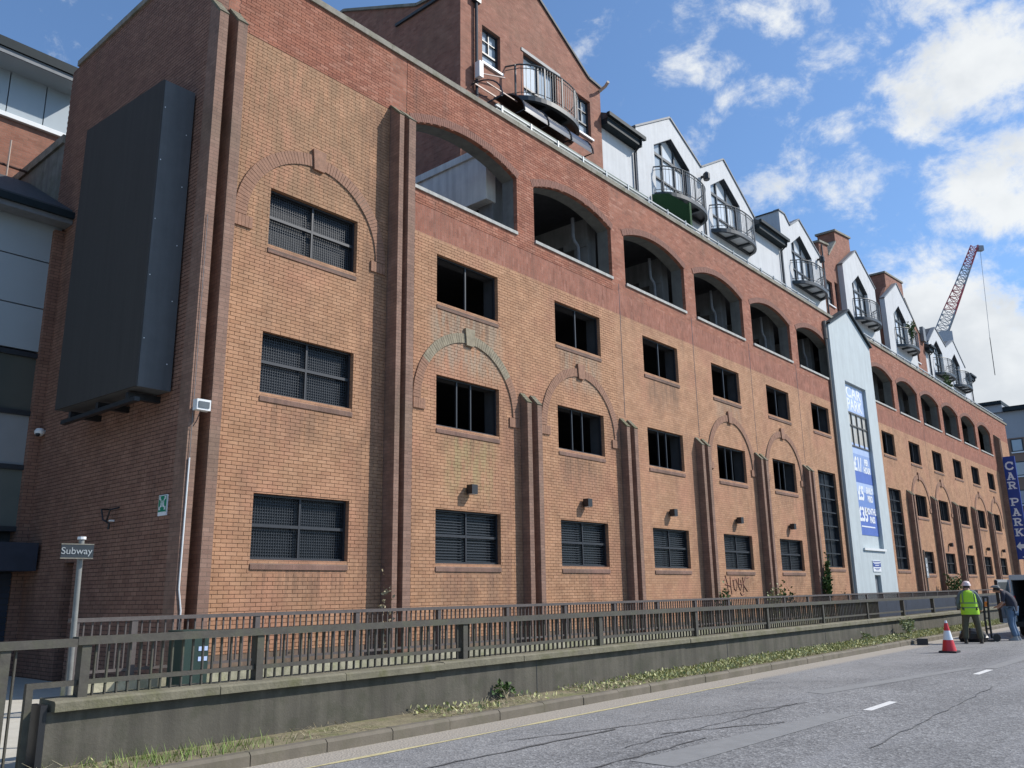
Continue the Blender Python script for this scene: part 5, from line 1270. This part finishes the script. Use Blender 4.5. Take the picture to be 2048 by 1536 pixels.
tag(vg.build('weeds', LEAFY), kind='stuff'); tag(vd.build('dry_grass', LEAFD), kind='stuff'); tag(vgr.build('grass', leafmat('bright_grass', (.10,.17,.03), (.22,.28,.06))), kind='stuff')
def bush(name, c, r_, n, s_, m_, label, cat='plant', stems=3, sm=None):
    T = thing(name, c, label, cat); rg = random.Random(int(c[0]*100)); mb = MB(); c = Vector(c)
    cl_ = [(rg.uniform(-.6,.6)*r_[0], rg.uniform(-.6,.6)*r_[1], rg.uniform(.35,.9)*r_[2], rg.uniform(.25,.5)) for _ in range(9)]
    for i in range(n):
        q = rg.choice(cl_); k = q[3]
        leaf(mb, c+Vector((q[0]+rg.gauss(0,.4)*k*r_[0], q[1]+rg.gauss(0,.4)*k*r_[1], max(.01, q[2]+rg.gauss(0,.35)*k*r_[2]))), s_*rg.uniform(.6,1.3), rg, .7)
    tag(mb.build('foliage', m_, T), kind='stuff'); st = MB()
    for q in cl_[:stems]: st.tube([c, c+Vector((q[0]*.4, q[1]*.4, q[2]*.6)), c+Vector((q[0], q[1], q[2]))], [.012,.009,.005], 5)
    tag(st.build('stem', LEAFD, T), kind='stuff')
bush('shrub', (28.0,8.3,.1), (.42,.22,.5), 380, .075, LEAFP, 'pale leafy shrub on the verge against the low wall near the cone')
bush('weed', (9.75,8.55,.1), (.3,.08,.22), 110, .06, LEAFG, 'dark weed at the foot of the low concrete wall under the railing')
bush('weed', (24.6,8.4,.1), (.3,.15,.32), 110, .07, LEAFP, 'thin pale weed on the verge left of the pale shrub')
bush('climbing_plant', (35.9,13.62,.05), (.32,.14,2.5), 900, .13, LEAFG, 'dark green climbing plant on a pilaster beside the tall window', stems=5)
bush('shrub', (29.9,13.3,.05), (.45,.3,1.55), 330, .11, LEAFP, 'pale shrub above the far railing right of the graffiti')
bush('shrub', (31.2,13.4,.05), (.45,.3,1.5), 300, .14, LEAFG, 'dark shrub behind the far railing in front of a pilaster right of the graffiti')
bush('shrub', (26.0,13.4,.05), (.45,.3,1.5), 260, .11, LEAFG, 'dark shrub behind the far railing left of the graffiti')
bush('shrub', (54.3,13.3,.05), (.7,.4,2.0), 500, .16, LEAFG, 'small dark bush at the foot of a pilaster past the tower')
bush('weed', (11.2,12.9,.05), (.2,.1,1.75), 90, .07, LEAFD, 'dry brown weed stem rising over the far railing by the nearest louvred bay')
bush('weed', (37.5,13.5,.05), (.25,.2,1.55), 90, .09, LEAFD, 'dry brown weed under the tall window left of the tower')
bush('potted_plant', (39.6,15.3,14.4), (.45,.3,.95), 260, .13, LEAFG, 'small dark plant on the terrace between the white flats')
bush('potted_plant', (59.1,15.0,17.4), (.4,.25,1.3), 300, .16, LEAFG, 'dark plant trailing on the far white balcony')
bush('potted_plant', (68.2,15.4,14.4), (1.2,.4,2.2), 500, .22, LEAFG, 'green plants below the far twin gable balcony')

# ================================================================== CRANE AND FAR BUILDING
CR = thing('tower_crane', (160, 42, 0), 'red and white lattice jib of a tower crane behind the roofs', 'crane')
CRR = plain('crane_red', (.48,.07,.08), .5, .1); CRW = plain('crane_grey', (.30,.32,.34), .5, .1)
A0 = Vector((163.2,40.2,34)); A1 = Vector((166.2,36.7,47.2)); A2 = Vector((169.0,33.2,56.2)); A3 = Vector((171.7,30.3,64.2))
def lattice(name, a, b, w0, w1, m_, seg):
    d = (b-a).normalized(); sx = d.cross(Vector((-.65,-.76,0))).normalized(); sy = d.cross(sx); mb = MB(); ring = []
    for i in range(seg+1):
        t = i/seg; c = a+(b-a)*t; w = w0+(w1-w0)*t
        ring.append([c-sx*w/2+sy*w*.3, c+sx*w/2+sy*w*.3, c-sy*w*.5])
    for i in range(seg):
        for k in range(3):
            mb.bar(ring[i][k], ring[i+1][k], .16); mb.bar(ring[i][k], ring[i+1][(k+1)%3], .09); mb.bar(ring[i][k], ring[i][(k+1)%3], .08); mb.bar(ring[i+1][k], ring[i][(k+1)%3], .07)
    return tag(mb.build(name, m_, CR), kind='stuff')
lattice('jib', A0, A1, 2.7, 2.6, CRW, 6); lattice('jib', A1, A1+(A2-A1)*.45, 2.6, 2.4, CRW, 4); lattice('jib', A1+(A2-A1)*.45, A2, 2.4, 1.9, CRR, 4); lattice('jib', A2, A2+(A3-A2)*.5, 1.9, 1.6, CRW, 4); lattice('jib', A2+(A3-A2)*.5, A3, 1.6, 1.4, CRR, 5)
MB().box(162.2,164.2,39.2,41.2,0,34).build('mast', CRW, CR); MB().obox(A3+Vector((.5,-.6,-.5)), Vector((.7,-.7,0)), Vector((.7,.7,0)), Vector((0,0,1)), .5, .4, .5).build('jib_head', CRW, CR)
MB().obox((165.6,36.6,45.4), Vector((.65,-.76,0)), Vector((.76,.65,0)), Vector((0,0,1)), 1.1, 1.0, 1.6).build('machine_deck', plain('crane_cab', (.42,.43,.45), .6), CR)
MB().tube([(172.1,29.7,63.8),(171.5,30.3,46)], .035, 4).build('hoist_rope', CRW, CR); MB().tube([(171.5,30.3,46),(171.4,30.4,38.8)], .065, 5).build('hook_block', BLACK, CR)
RB = thing('apartment_building', (112, 10, 0), 'distant brick and grey clad flats with a dark flat roof beyond the car park', 'building')
FB = plain('far_brick', (.24,.16,.12), .85, .1, .8); FC = plain('far_cladding', (.33,.34,.36), .6, .05, .5)
MB().box(110,126,-24,34,-.05,17.9).build('brick_wall', FB, RB); MB().box(110.05,126,-24,34,17.91,21.0).build('cladding', FC, RB); MB().box(109.4,127,-24.5,19.2,21.02,21.5).build('roof', GUTTER, RB); MB().box(109.6,125,19.25,34,21.02,21.9).build('stair_head', FC, RB); MB().box(109.2,126,19.2,34.5,21.91,22.3).build('roof', GUTTER, RB)
for z in (4.0, 7.2, 10.4, 13.6, 16.4):
    for y in (18.4, 15.6, 12.6, 9.6, 6.6, 3.6, .6, -2.4):
        z0 = z if z < 16 else 16.35; h = 1.5 if z < 16 else 1.35; fo = MB()
        fo.box(109.93,109.997,y-.62,y-.5,z0-.06,z0+h+.06); fo.box(109.93,109.997,y+.5,y+.62,z0-.06,z0+h+.06); fo.box(109.93,109.997,y-.5,y+.5,z0+h-.04,z0+h+.06); fo.box(109.93,109.997,y-.5,y+.5,z0-.06,z0+.05)
        o = fo.build('window', DARK, RB); MB().box(109.96,109.99,y-.5,y+.5,z0+.05,z0+h-.04).build('pane', PANE, o); MB().box(109.85,109.995,y-.66,y+.66,z0-.22,z0-.065).build('sill', WHITEP, o)
